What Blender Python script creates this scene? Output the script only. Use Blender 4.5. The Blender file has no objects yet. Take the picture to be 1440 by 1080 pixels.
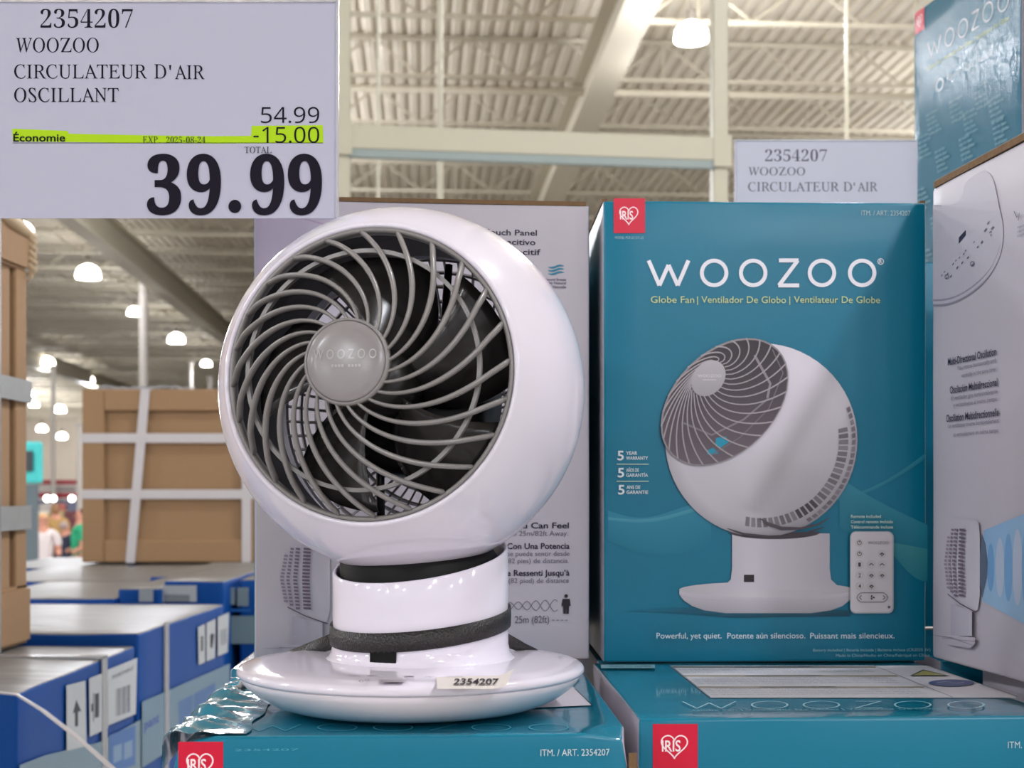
import bpy, bmesh, math, random
from mathutils import Vector, Matrix, noise
random.seed(4)
noise.seed_set(11)
PI = math.pi
R_ = math.radians
sc = bpy.context.scene
COL = sc.collection

# ---------------------------------------------------------------- camera, world, exposure
F = 1900.0          # focal length in pixels of the 1440 wide frame
HY = 694.0          # horizon row
ZC = 1.8884         # eye height (phone held up)
TOP = 1.742         # top of the lower layer of fan boxes
cam = bpy.data.cameras.new('camera')
cam.sensor_width = 36.0
cam.lens = F / 1440 * 36.0
cam.shift_y = (HY - 540) / 1440
cam.clip_end = 400
cam.clip_start = 0.05
cam.dof.use_dof = True
cam.dof.focus_distance = 0.96
cam.dof.aperture_fstop = 13.0
camo = bpy.data.objects.new('camera', cam)
camo.location = (0, 0, ZC)
camo.rotation_euler = (PI / 2, 0, 0)
COL.objects.link(camo)
sc.camera = camo

world = bpy.data.worlds.new('store_ambience')
sc.world = world
world.use_nodes = True
wb = world.node_tree.nodes['Background']
wb.inputs[0].default_value = (0.93, 0.93, 1.0, 1)
wb.inputs[1].default_value = 0.95

sc.view_settings.view_transform = 'Standard'
sc.view_settings.look = 'None'
sc.view_settings.gamma = 1
sc.view_settings.use_curve_mapping = False
sc.view_settings.exposure = 0.13
sc.cycles.use_denoising = True
sc.cycles.max_bounces = 8
sc.cycles.diffuse_bounces = 4
sc.cycles.glossy_bounces = 4
sc.cycles.sample_clamp_indirect = 4.0
sc.cycles.caustics_reflective = False
sc.cycles.caustics_refractive = False
LAMP_W = 560.0      # watts of each high-bay lamp's point source


# ---------------------------------------------------------------- helpers
def lin(c):
    return tuple(((v / 255) / 12.92 if v / 255 <= .04045 else ((v / 255 + .055) / 1.055) ** 2.4) for v in c)


def at(px, py, d):
    """the world point seen at pixel (px, py), d metres in front of the camera"""
    return Vector(((px - 720) / F * d, d, ZC + (HY - py) / F * d))


MATS = {}


def mat(name, rgb, rough=.5, metal=0, bump=0, scale=60, var=0, coat=0, spec=.5, emit=None, estr=0, alpha=1,
        stretch=(1, 1, 1), trans=0):
    if name in MATS:
        return MATS[name]
    m = bpy.data.materials.new(name)
    m.use_nodes = True
    nt = m.node_tree
    b = nt.nodes['Principled BSDF']
    c = lin(rgb)
    b.inputs['Base Color'].default_value = (*c, 1)
    b.inputs['Roughness'].default_value = rough
    b.inputs['Metallic'].default_value = metal
    b.inputs['Specular IOR Level'].default_value = spec
    b.inputs['Coat Weight'].default_value = coat
    b.inputs['Coat Roughness'].default_value = .05
    b.inputs['Alpha'].default_value = alpha
    b.inputs['Transmission Weight'].default_value = trans
    if emit:
        b.inputs['Emission Color'].default_value = (*lin(emit), 1)
        b.inputs['Emission Strength'].default_value = estr
    if bump or var:
        tc = nt.nodes.new('ShaderNodeTexCoord')
        mp = nt.nodes.new('ShaderNodeMapping')
        mp.inputs['Scale'].default_value = stretch
        nt.links.new(tc.outputs['Object'], mp.inputs[0])
        n = nt.nodes.new('ShaderNodeTexNoise')
        n.inputs['Scale'].default_value = scale
        n.inputs['Detail'].default_value = 4
        nt.links.new(mp.outputs[0], n.inputs['Vector'])
        if bump:
            bp = nt.nodes.new('ShaderNodeBump')
            bp.inputs['Strength'].default_value = bump
            bp.inputs['Distance'].default_value = .004
            nt.links.new(n.outputs['Fac'], bp.inputs['Height'])
            nt.links.new(bp.outputs[0], b.inputs['Normal'])
        if var:
            mx = nt.nodes.new('ShaderNodeMix')
            mx.data_type = 'RGBA'
            mx.inputs[6].default_value = (*[v * (1 - var) for v in c], 1)
            mx.inputs[7].default_value = (*[min(1, v * (1 + var)) for v in c], 1)
            nt.links.new(n.outputs['Fac'], mx.inputs[0])
            nt.links.new(mx.outputs[2], b.inputs['Base Color'])
    MATS[name] = m
    return m


def print_mat(name, rough=.3, coat=0.0, spec=.5, bump=0, ripple=0):
    """printed ink: colour from the mesh's colour attribute"""
    if name in MATS:
        return MATS[name]
    m = mat(name, (255, 255, 255), rough, coat=coat, spec=spec)
    nt = m.node_tree
    a = nt.nodes.new('ShaderNodeVertexColor')
    a.layer_name = 'Col'
    nt.links.new(a.outputs['Color'], nt.nodes['Principled BSDF'].inputs['Base Color'])
    if ripple:
        add_ripple(m, ripple)
    return m


def add_ripple(m, strength):
    """film over corrugated board: fine vertical flutes and crinkle"""
    nt = m.node_tree
    tc = nt.nodes.new('ShaderNodeTexCoord')
    w = nt.nodes.new('ShaderNodeMapping')
    w.inputs['Scale'].default_value = (110, 110, 8)
    n = nt.nodes.new('ShaderNodeTexNoise')
    n.inputs['Scale'].default_value = 3.2
    n.inputs['Detail'].default_value = 3
    nt.links.new(tc.outputs['Object'], w.inputs[0])
    nt.links.new(w.outputs[0], n.inputs['Vector'])
    bp = nt.nodes.new('ShaderNodeBump')
    bp.inputs['Strength'].default_value = strength
    bp.inputs['Distance'].default_value = .003
    nt.links.new(n.outputs['Fac'], bp.inputs['Height'])
    nt.links.new(bp.outputs[0], nt.nodes['Principled BSDF'].inputs['Normal'])
    if nt.nodes['Principled BSDF'].inputs['Coat Weight'].default_value > 0:
        nt.links.new(bp.outputs[0], nt.nodes['Principled BSDF'].inputs['Coat Normal'])


def link(name, me, parent=None, mats=None, smooth=False):
    o = bpy.data.objects.new(name, me)
    COL.objects.link(o)
    if mats is not None:
        for m in (mats if isinstance(mats, (list, tuple)) else [mats]):
            me.materials.append(m)
    if smooth:
        for p in me.polygons:
            p.use_smooth = True
    if parent is not None:
        o.parent = parent
        o.matrix_parent_inverse = rootmat(parent).inverted()
    return o


def rootmat(o):
    m = o.matrix_basis.copy()
    p = o
    while p.parent is not None:
        m = p.parent.matrix_basis @ p.matrix_parent_inverse @ m
        p = p.parent
    return m


def obj(name, bm, m=None, parent=None, smooth=False, recalc=True):
    if recalc:
        bmesh.ops.recalc_face_normals(bm, faces=bm.faces)
    me = bpy.data.meshes.new(name)
    bm.to_mesh(me)
    bm.free()
    return link(name, me, parent, m, smooth)


def tag(o, label, cat, group=None, kind=None):
    if label:
        o['label'] = label
    if cat:
        o['category'] = cat
    if group:
        o['group'] = group
    if kind:
        o['kind'] = kind
    return o


def thing(name, label, cat, loc=(0, 0, 0), yaw=0, group=None):
    o = bpy.data.objects.new(name, None)
    o.empty_display_size = .05
    COL.objects.link(o)
    o.location = loc
    o.rotation_euler = (0, 0, yaw)
    return tag(o, label, cat, group)


def struct(name, bm, m, parent=None, smooth=False):
    o = obj(name, bm, m, parent, smooth)
    if parent is None:
        o['kind'] = 'structure'
    return o


def bx(bm, lo, hi, M=None, bevel=0):
    r = bmesh.ops.create_cube(bm, size=1)
    vs = r['verts']
    lo, hi = Vector(lo), Vector(hi)
    for v in vs:
        v.co = Vector([lo[i] + (v.co[i] + .5) * (hi[i] - lo[i]) for i in range(3)])
    if bevel:
        es = list({e for v in vs for e in v.link_edges})
        g = bmesh.ops.bevel(bm, geom=es, offset=bevel, segments=2, affect='EDGES', profile=.5)
        vs = list({v for v in g['verts']} | {v for v in vs if v.is_valid})
    if M is not None:
        for v in vs:
            v.co = M @ v.co
    return vs


def lathe(bm, prof, M, n=64, close=False, a0=0, a1=2 * PI):
    full = abs(a1 - a0 - 2 * PI) < 1e-6
    k = n if full else n + 1
    rings = []
    for r, z in prof:
        if r < 1e-6:
            v = bm.verts.new(M @ Vector((0, 0, z)))
            rings.append([v] * k)
        else:
            rings.append([bm.verts.new(M @ Vector((r * math.cos(a0 + (a1 - a0) * i / n), r * math.sin(a0 + (a1 - a0) * i / n), z)))
                          for i in range(k)])
    if close:
        rings.append(rings[0])
    for a, b in zip(rings, rings[1:]):
        for i in range(n):
            j = (i + 1) % k if full else i + 1
            q = []
            for v in (a[i], a[j], b[j], b[i]):
                if v not in q:
                    q.append(v)
            if len(q) > 2:
                try:
                    bm.faces.new(q)
                except ValueError:
                    pass


def tube(bm, pts, rad, n=8, flat=1.0, up=None, cap=True, M=None):
    """tube along pts; rad a number or list; flat squashes the section along `up`"""
    pts = [Vector(p) for p in pts]
    k = len(pts)
    rings = []
    for i, p in enumerate(pts):
        t = (pts[min(i + 1, k - 1)] - pts[max(i - 1, 0)]).normalized()
        u = (up(i) if callable(up) else Vector(up)) if up is not None else Vector((0, 0, 1))
        s = t.cross(u)
        if s.length < 1e-4:
            s = t.cross(Vector((0, 1, 0)))
        s.normalize()
        w = s.cross(t).normalized()
        r = rad[i] if isinstance(rad, (list, tuple)) else rad
        ring = []
        for j in range(n):
            a = 2 * PI * j / n
            q = p + s * (r * math.cos(a)) + w * (r * flat * math.sin(a))
            ring.append(bm.verts.new(M @ q if M is not None else q))
        rings.append(ring)
    for a, b in zip(rings, rings[1:]):
        for i in range(n):
            bm.faces.new((a[i], a[(i + 1) % n], b[(i + 1) % n], b[i]))
    if cap:
        bm.faces.new(rings[0][::-1])
        bm.faces.new(rings[-1])


# ---- lettering: glyph outlines of the default typeface and its mathematical serif / sans alphabets
_TXT = {}


def glyphs(s, style):
    key = (s, style)
    if key in _TXT:
        return _TXT[key]
    body, off, shear = s, 0.0, 0.0
    if style == 'serif':
        out = ''
        for ch in s:
            if 'A' <= ch <= 'Z':
                out += chr(0x1D434 + ord(ch) - 65)
            else:
                out += ch
        body, shear = out, -.27
    elif style == 'serifbold':
        body = ''.join(chr(0x1D7CE + int(ch)) if ch.isdigit() else chr(0x1D400 + ord(ch) - 65) if 'A' <= ch <= 'Z' else ch for ch in s)
        off = .012
    elif style == 'serifdigit':
        body = ''.join(chr(0x1D7CE + int(ch)) if ch.isdigit() else chr(0x1D400 + ord(ch) - 65) if 'A' <= ch <= 'Z' else ch for ch in s)
        off = -.013
    elif style == 'sans':
        body = ''.join(chr(0x1D7E2 + int(ch)) if ch.isdigit() else ch for ch in s)
        off = -.004
    elif style == 'bold':
        off = .017
    elif style == 'thin':
        off = -.008
    cu = bpy.data.curves.new('glyphs', 'FONT')
    cu.body = body
    cu.size = 1
    cu.offset = off
    cu.shear = shear
    cu.resolution_u = 3
    if style == 'serifbold':
        cu.resolution_u = 8
    o = bpy.data.objects.new('glyphs', cu)
    COL.objects.link(o)
    dg = bpy.context.evaluated_depsgraph_get()
    me = bpy.data.meshes.new_from_object(o.evaluated_get(dg), depsgraph=dg)
    vs = [(v.co.x, v.co.y) for v in me.vertices]
    fs = [tuple(p.vertices) for p in me.polygons]
    if style == 'serif' and 'A' in s:
        # one island per capital: set the slanted A upright
        par = list(range(len(vs)))

        def find(a):
            while par[a] != a:
                par[a] = par[par[a]]
                a = par[a]
            return a
        for f in fs:
            for a in f[1:]:
                par[find(a)] = find(f[0])
        isl = {}
        for i in range(len(vs)):
            isl.setdefault(find(i), []).append(i)
        order = sorted(isl.values(), key=lambda g: (min(vs[i][0] for i in g) + max(vs[i][0] for i in g)))
        for ch, g in zip(s.replace(' ', ''), order):
            if ch == 'A':
                for i in g:
                    vs[i] = (vs[i][0] - .24 * vs[i][1] + .07, vs[i][1])
    bpy.data.objects.remove(o)
    bpy.data.curves.remove(cu)
    bpy.data.meshes.remove(me)
    _TXT[key] = (vs, fs)
    return _TXT[key]


class Panel:
    """flat print lying on a plane: every shape gets its own hair-thin layer of ink"""

    def __init__(s, origin, U, V):
        s.o, s.U, s.V = Vector(origin), Vector(U).normalized(), Vector(V).normalized()
        s.N = s.U.cross(s.V).normalized()
        if s.N.dot(Vector((0, 0, ZC)) - s.o) < 0:
            s.N = -s.N
        s.vs, s.cs, s.fs, s.h, s.gain = [], [], [], .0003, (1, 1, 1)

    def uv(s, px, py):
        d = Vector(((px - 720) / F, 1, (HY - py) / F))
        c = Vector((0, 0, ZC))
        t = (s.o - c).dot(s.N) / d.dot(s.N)
        p = c + d * t - s.o
        return p.dot(s.U), p.dot(s.V)

    def raw(s, uvs, cols, faces, step=True):
        if step:
            s.h += .00003
        b = len(s.vs)
        for (u, v), c in zip(uvs, cols):
            s.vs.append(s.o + s.U * u + s.V * v + s.N * s.h)
            s.cs.append((*[a * g for a, g in zip(lin(c), s.gain)], 1))
        s.fs += [tuple(b + i for i in f) for f in faces]

    def poly(s, pxs, col):
        uvs = [s.uv(*p) for p in pxs]
        cols = col if isinstance(col, list) else [col] * len(uvs)
        s.raw(uvs, cols, [tuple(range(len(uvs)))])

    def rect(s, x0, y0, x1, y1, col):
        s.poly([(x0, y0), (x1, y0), (x1, y1), (x0, y1)], col)

    def disc(s, cx, cy, rx, ry, rot=0, col=(0, 0, 0), a0=0, a1=2 * PI, n=40, rings=1, fn=None, inner=0):
        uvs, cols, fs = [], [], []
        ca, sa = math.cos(rot), math.sin(rot)
        for k in range(rings + 1):
            t = inner + (1 - inner) * k / rings
            for i in range(n + 1):
                a = a0 + (a1 - a0) * i / n
                x, y = rx * t * math.cos(a), -ry * t * math.sin(a)
                X, Y = cx + x * ca + y * sa, cy - x * sa + y * ca
                uvs.append(s.uv(X, Y))
                cols.append(fn(X, Y) if fn else col)
        for k in range(rings):
            for i in range(n):
                q = k * (n + 1) + i
                fs.append((q, q + 1, q + n + 2, q + n + 1))
        s.raw(uvs, cols, fs)

    def stroke(s, pxs, w, col, step=True, closed=False):
        uvs = [s.uv(*p) for p in pxs]
        if closed:
            uvs = uvs + [uvs[0]]
        wm = w if not isinstance(w, (list, tuple)) else None
        out, fs = [], []
        for i, p in enumerate(uvs):
            a, b = uvs[max(i - 1, 0)], uvs[min(i + 1, len(uvs) - 1)]
            if closed and i in (0, len(uvs) - 1):
                a, b = uvs[-2], uvs[1]
            dx, dy = b[0] - a[0], b[1] - a[1]
            l = math.hypot(dx, dy) or 1
            hw = (wm if wm is not None else w[i]) / 2
            out += [(p[0] - dy / l * hw, p[1] + dx / l * hw), (p[0] + dy / l * hw, p[1] - dx / l * hw)]
        for i in range(len(uvs) - 1):
            fs.append((2 * i, 2 * i + 1, 2 * i + 3, 2 * i + 2))
        s.raw(out, [col] * len(out), fs, step)

    def text(s, t, x0, x1, yb, hpx, col, style='plain', slope=True):
        """fit the string between columns x0 and x1, baseline at row yb (at x0), capitals hpx rows high"""
        vs, fs = glyphs(t, style)
        if not vs:
            return
        u0, v0 = s.uv(x0, yb)
        v1 = s.uv(x0, yb - hpx)[1]
        # u of the right end: search the column x1 along the baseline
        if abs(s.V.z) > .5:
            u1 = s.uv(x1, yb)[0]
        else:
            u1 = s.uv(x1, yb)[0]
        xs = [v[0] for v in vs]
        a, b = min(xs), max(xs)
        cap = max(v[1] for v in vs) if style in ('serif', 'serifbold', 'serifdigit', 'sans') else .70
        k = (u1 - u0) / (b - a)
        s.raw([(u0 + (x - a) * k, v0 + y / cap * (v1 - v0)) for x, y in vs], [col] * len(vs), fs)

    def build(s, name, m, parent):
        me = bpy.data.meshes.new(name)
        me.from_pydata([tuple(v) for v in s.vs], [], s.fs)
        at_ = me.color_attributes.new('Col', 'FLOAT_COLOR', 'POINT')
        for i, c in enumerate(s.cs):
            at_.data[i].color = c
        # all faces towards the reader
        for p in me.polygons:
            if p.normal.dot(s.N) < 0:
                p.flip()
        s.vs, s.cs, s.fs = [], [], []
        return link(name, me, parent, m)


def woozoo(p, x0, x1, ytop, ybot, w, col):
    """the wide-spaced word drawn with even thin strokes: ring letters, W and Z of straight strokes"""
    H = ybot - ytop
    r = H / 2
    W = x1 - x0
    # letter cells as fractions of the total width
    def seg(pts):
        p.stroke(pts, w, col)
    wW = .175 * W
    yt, yb = ytop + H * .06, ybot - H * .06
    seg([(x0, yt), (x0 + wW * .27, yb)])
    seg([(x0 + wW * .27, yb), (x0 + wW * .5, yt + H * .16)])
    seg([(x0 + wW * .5, yt + H * .16), (x0 + wW * .73, yb)])
    seg([(x0 + wW * .73, yb), (x0 + wW, yt)])
    u_w = w / (p.uv(x1, ybot)[0] - p.uv(x0, ybot)[0]) * W      # stroke width in the same units as x
    W2_ = W
    rr = .0625 * W2_ - u_w / 2
    r = H / 2 - u_w / 2 * (H / 2) / (.0625 * W2_)
    for f in (.2875, .459, .761, .9375):
        cx = x0 + W * f
        p.stroke([(cx + rr * math.cos(a * PI / 20), (ytop + ybot) / 2 - r * math.sin(a * PI / 20)) for a in range(40)], w, col, closed=True)
    zx0, zx1 = x0 + W * .572, x0 + W * .655
    seg([(zx0, yt), (zx1 + .003 * W, yt)])
    seg([(zx1, yt), (zx0, yb)])
    seg([(zx0 - .003 * W, yb), (zx1 + .006 * W, yb)])


def heart_logo(p, x0, y0, x1, y1, wl, sq=True):
    """red square with an outlined heart and four thin capitals inside"""
    if sq:
        p.rect(x0, y0, x1, y1, (214, 22, 58))
    w, h = x1 - x0, y1 - y0
    cx, cy = x0 + w * .48, y0 + h * .50
    pts = []
    for i in range(36):
        t = 2 * PI * i / 36 + .3
        X = 16 * math.sin(t) ** 3
        Y = 13 * math.cos(t) - 5 * math.cos(2 * t) - 2 * math.cos(3 * t) - math.cos(4 * t)
        pts.append((cx + X / 34 * w * .62, cy - (Y + 2) / 34 * h * .60))
    p.stroke(pts, wl, (255, 235, 238), closed=True)
    p.text('IRIS', x0 + w * .20, x0 + w * .62, y0 + h * .60, h * .24, (255, 240, 242), 'bold')


def tiny(p, x0, x1, yb, h, col, words, style='plain'):
    p.text(words, x0, x1, yb, h, col, style)


# ---------------------------------------------------------------- materials
M_white = mat('glossy_white_plastic', (231, 225, 236), .10, coat=0)
M_white2 = mat('satin_white_plastic', (226, 220, 226), .24)
M_grey = mat('grey_plastic', (138, 134, 132), .28)
M_dark = mat('dark_grey_plastic', (40, 38, 37), .35)
M_black = mat('black_plastic', (12, 11, 12), .5, spec=.2)
M_blackgloss = mat('black_gloss', (8, 8, 9), .2, spec=.25)
M_hub = mat('hub_grey', (146, 141, 141), .22)
M_cardb = mat('brown_cardboard', (150, 118, 84), .75, bump=.15, scale=90, var=.05)
M_cardb2 = mat('raw_board_edge', (120, 92, 62), .85, bump=.4, scale=200, var=.15)
M_cream = mat('cream_rack_paint', (184, 179, 156), .45)
M_ceil = mat('beige_roof_deck_paint', (200, 191, 172), .75, var=.03, scale=3)
M_joist = mat('beige_joist_paint', (184, 176, 156), .7)
M_wall = mat('pale_wall_panel', (226, 214, 196), .8, var=.03, scale=1)
M_floor = mat('polished_concrete', (176, 172, 168), .45, var=.06, scale=2)
M_strap = mat('white_poly_strap', (205, 200, 200), .35, alpha=.85)
M_film = mat('grey_film', (170, 172, 175), .25, alpha=.7)
P_gloss = print_mat('gloss_print', .3, spec=.35)
P_matt = print_mat('matt_print', .7, spec=.15)
P_semi = print_mat('satin_print', .4, spec=.3)

# ---------------------------------------------------------------- building shell
HR = ZC + 7.0        # roof deck height
YAW = -.068          # the building's length axis leans this much to the left
ceil_root = tag(thing('ceiling', None, None), None, None, kind='structure')
Bm = Matrix(((1, YAW, 0, 0), (-YAW, 1, 0, 0), (0, 0, 1, 0), (0, 0, 0, 1)))
bm = bmesh.new()
pitch, dep = .22, .042
x = -60
prof = []
while x < 60:
    prof += [(x, 0), (x + .10, 0), (x + .13, dep), (x + .19, dep)]
    x += pitch
rowsY = [-30, 40, 130]
rings = [[bm.verts.new(Bm @ Vector((a, y, HR + b))) for a, b in prof] for y in rowsY]
for a, b in zip(rings, rings[1:]):
    for i in range(len(prof) - 1):
        bm.faces.new((a[i], a[i + 1], b[i + 1], b[i]))
obj('deck', bm, M_ceil, ceil_root)
# roof joists: one mesh, one object per joist
bm = bmesh.new()
jd = .62
for z in (-.04, -jd):
    bx(bm, (-60, -.04, z - .045), (60, .04, z + .01))
k = 0
x = -60
while x < 60:
    a, b = Vector((x, 0, -jd)), Vector((x + .75, 0, -.05))
    tube(bm, [a, b], .018, 4)
    tube(bm, [b, b + Vector((.75, 0, -jd + .05))], .018, 4)
    if k % 2 == 0:
        tube(bm, [a + Vector((.75, 0, 0)), b], .014, 4)
    x += 1.5
    k += 1
jo = obj('roof_joist', bm, M_joist, ceil_root)
jm = jo.data
ys = [-28.8 + 2.6 * i for i in range(58)]
for i, y in enumerate(ys):
    o = jo if i == 0 else jo.copy()
    if i:
        COL.objects.link(o)
    o.matrix_basis = Matrix.Translation((YAW * y, y, HR)) @ Matrix.Rotation(.068, 4, 'Z')
    o.matrix_parent_inverse = Matrix.Identity(4)
# girders along the building
for X in (2.52, -7.2, -17.0, 12.2):
    bm = bmesh.new()
    h0 = HR - jd - .06
    for lo, hi in (((X - .2, -30, h0 - .72), (X + .2, 128, h0 - .68)), ((X - .2, -30, h0 - .03), (X + .2, 128, h0)),
                   ((X - .012, -30, h0 - .69), (X + .012, 128, h0 - .02))):
        bx(bm, lo, hi, Bm)
    obj('girder', bm, M_joist, ceil_root)
# sprinkler pipe
bm = bmesh.new()
tube(bm, [(-40, 18.3, HR - .85), (40, 23, HR - .85)], .06, 8)
obj('sprinkler_pipe', bm, M_joist, ceil_root, True)
bm = bmesh.new()
tube(bm, [(-2, 12, HR - 1.15), (30, 14.2, HR - 1.15)], .05, 8)
obj('sprinkler_pipe', bm, M_cream, ceil_root, True)

bm = bmesh.new()
bx(bm, (-60, -30, -.1), (60, 130, 0))
struct('floor', bm, M_floor)
bm = bmesh.new()
bx(bm, (-60, 119, 0), (60, 119.4, HR + .2))
struct('wall_back', bm, M_wall)
for s, nm in ((-1, 'wall_left'), (1, 'wall_right')):
    bm = bmesh.new()
    bx(bm, (s * 50 - .2, -30, 0), (s * 50 + .2, 119, HR + .1))
    struct(nm, bm, M_wall)

# building columns: slim steel posts
def post(px, d, ztop, r, label, m=M_cream):
    p = at(px, HY, d)
    t = thing('steel_column', label, 'column', (p.x, d, 0))
    b = bmesh.new()
    lathe(b, [(0, 0), (r, 0), (r, ztop), (0, ztop)], Matrix.Translation((p.x, d, 0)), 12)
    obj('shaft', b, m, t)
    b = bmesh.new()
    bx(b, (p.x - r * 1.8, d - r * 1.8, 0), (p.x + r * 1.8, d + r * 1.8, .03))
    obj('base_plate', b, m, t)
    b = bmesh.new()
    bx(b, (p.x - r * 1.5, d - r * 1.5, ztop - .04), (p.x + r * 1.5, d + r * 1.5, ztop))
    obj('cap_plate', b, m, t)
    return t


M_col = mat('white_column_paint', (176, 170, 162), .6)
post(202, 38, HR - .75, .13, 'white steel column rising just left above the strapped carton', M_col)
post(268, 62, ZC + 6.05, .09, 'short looking far white column just right of the taller column', M_col)
post(296, 66, HR - 1.3, .13, 'far grey white column beside the fan globe', M_col)
post(75, 60, HR - 1.3, .1, 'slim pale column in front of the red banner', mat('pale_far_paint', (232, 226, 216), .5))
post(112, 24, ZC + 1.25, .05, 'pale column grazing the left edge of the strapped carton', M_col)
post(532, 10, HR - 1.1, .0125, 'thin steel pole seen through the rack beside its left upright', M_cream)
post(619, 9, HR - 1.1, .018, 'cream steel pole seen through the middle of the rack bay', M_cream)
post(1191, 14, HR - 1.1, .018, 'thin steel pole above the rear price card', M_cream)

# ---------------------------------------------------------------- high-bay lamps
M_glow = mat('lamp_glow', (255, 252, 245), .5, emit=(255, 250, 240), estr=9)
M_glow.cycles.emission_sampling = 'NONE'
M_lampcap = mat('lamp_cap', (110, 104, 96), .5)
bm = bmesh.new()
lathe(bm, [(.30, -.30), (.31, -.26), (.29, -.12), (.22, -.02), (.10, .04), (.09, .05), (.0, .05)], Matrix.Identity(4), 20)
lathe(bm, [(.30, -.30), (.2, -.31), (0, -.32)], Matrix.Identity(4), 20)
dome_me = bpy.data.meshes.new('lamp_shade')
bm.to_mesh(dome_me)
bm.free()
dome_me.materials.append(M_glow)
bm = bmesh.new()
lathe(bm, [(.0, .05), (.08, .05), (.08, .25), (.03, .28), (.0, .28)], Matrix.Identity(4), 12)
tube(bm, [(0, 0, .27), (0, 0, .40)], .012, 6)
cap_me = bpy.data.meshes.new('lamp_housing')
bm.to_mesh(cap_me)
bm.free()
cap_me.materials.append(M_lampcap)


def lamp(x, y, z, label, s=1.0, power=LAMP_W, group='high-bay ceiling lamps'):
    t = thing('high_bay_lamp', label, 'ceiling lamp', (x, y, z), 0, group)
    for nm, me in (('lamp_shade', dome_me), ('lamp_housing', cap_me)):
        o = bpy.data.objects.new(nm, me)
        COL.objects.link(o)
        o.parent = t
        o.scale = (s, s, s)
    if power:
        l = bpy.data.lights.new('lamp_light', 'POINT')
        l.energy = power
        l.color = (.93, .95, 1.03)
        l.shadow_soft_size = .3
        lo = bpy.data.objects.new('lamp_light', l)
        COL.objects.link(lo)
        lo.parent = t
        lo.location = (0, 0, -.75)
    return t


seen = [(124, 383, 36.4, 1.05, 'large bright lamp hanging above the left end of the strapped carton'),
        (31, 322, 30.5, .8, 'lamp half hidden by the top corner of the left carton stack'),
        (189, 438, 44.4, .75, 'lamp hanging against the top of the tall white column'),
        (248, 476, 52, 1.05, 'lamp right of the tall white column over the strapped carton'),
        (290, 511, 62, .8, 'small lamp closest to the fan globe'),
        (66, 509, 61.3, 1.15, 'lamp left of the column, just above the carton stack strap height'),
        (122, 533, 70.4, 1.25, 'lamp just over the top left corner of the strapped carton'),
        (44, 553, 84, .9, 'upper of two lamps touching the left carton stack'),
        (48, 568, 90, 1.0, 'lower of two lamps touching the left carton stack'),
        (84, 575, 95, 1.35, 'round lamp over the red banner, highest of the three above the wall'),
        (59, 602, 105, 1.3, 'far lamp above the turquoise board'),
        (87, 613, 110, 1.35, 'lowest far lamp in front of the pale wall'),
        (972, 46, 17.5, .72, 'lamp glowing beside the right rack upright near the roof')]
for px, py, d, s, lb in seen:
    p = at(px, py, d)
    tl_ = lamp(p.x, p.y, p.z + .15 * s, lb, s, LAMP_W * (.25 if d < 20 else .3 if d < 70 else 1.4))
for o_ in [o for o in COL.objects if o.name.startswith('high_bay_lamp') and o.location.y > 75]:
    bm = bmesh.new()
    tube(bm, [o_.location + Vector((0, 0, .25)), Vector((o_.location.x, o_.location.y, HR - .7))], .02, 6)
    obj('hanging_rod', bm, M_joist, o_)
for x_, y_, lb in ((-5, 20, 'lamp added to light the roof, hidden behind the large price card, nearer one'), (-5.5, 25, 'lamp added to light the roof, hidden behind the large price card, farther one'),
                   (7.6, 22, 'lamp added to light the roof, hidden behind the glaring teal box'), (8.5, 27, 'lamp added to light the roof, hidden behind the right white sided box')):
    lamp(x_, y_, ZC + 6.0, lb, 1.0, LAMP_W * (1.0 if x_ < 0 else .45))  # these four lamps are added out of sight to brighten the roof deck
n = 0
for X, Y in [(a, b) for a in (-21, -9.2, 3.5, 16.2) for b in (-20.5, -13, -5.5, 2.0, 9.5, 15.0)] + [(a, b) for a in (-24, 18.5) for b in (22.5, 30, 37.5, 45)]:  # outer rows and rearmost rows added unseen to light deck and box fronts
    if True:
        if X == -9.2 and Y == 15.0:
            X, Y = -8.6, 13.93
        lamp(X + YAW * Y, Y - YAW * X, ZC + 6.0, 'high-bay lamp of the same pattern hung overhead outside the picture', 1.0)

# ---------------------------------------------------------------- pallet rack
rk = thing('storage_rack', 'cream steel storage rack with a long horizontal beam behind the boxes', 'rack', (0, 6.6, 0))
L0, L1 = at(480, 190, 6.3), at(1014, 208, 6.54)
ux = (L1 - L0)
ux.z = 0
ux.normalize()
uy = Vector((-ux.y, ux.x, 0))


def rackM(o):
    return Matrix(((ux.x, uy.x, 0, o.x), (ux.y, uy.y, 0, o.y), (0, 0, 1, 0), (0, 0, 0, 1)))


span = (L1 - L0)
span.z = 0
Ls = span.length
Mr = rackM(L0)
for x0, w in ((0, .088), (Ls, .075)):
    for yb in (0,):
        b = bmesh.new()
        for lo, hi in (((x0 - w / 2, yb, 0), (x0 + w / 2, yb + .004, 6.6)), ((x0 - w / 2, yb, 0), (x0 - w / 2 + .004, yb + .06, 6.6)),
                       ((x0 + w / 2 - .004, yb, 0), (x0 + w / 2, yb + .06, 6.6))):
            bx(b, lo, hi, Mr)
        obj('upright', b, M_cream, rk)
zt = L0.z + .05
zb_ = L0.z - .062
for yb in (-.012,):
    b = bmesh.new()
    bx(b, (.03, yb, zb_), (Ls - .03, yb + .05, zt), Mr, .004)
    obj('beam', b, M_cream, rk)
    b = bmesh.new()
    bx(b, (.03, yb + .004, zb_ - .038), (Ls - .03, yb + .045, zb_ - .001), Mr)
    obj('beam_lip', b, mat('blue_grey_steel', (140, 152, 148), .5), rk)
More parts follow.
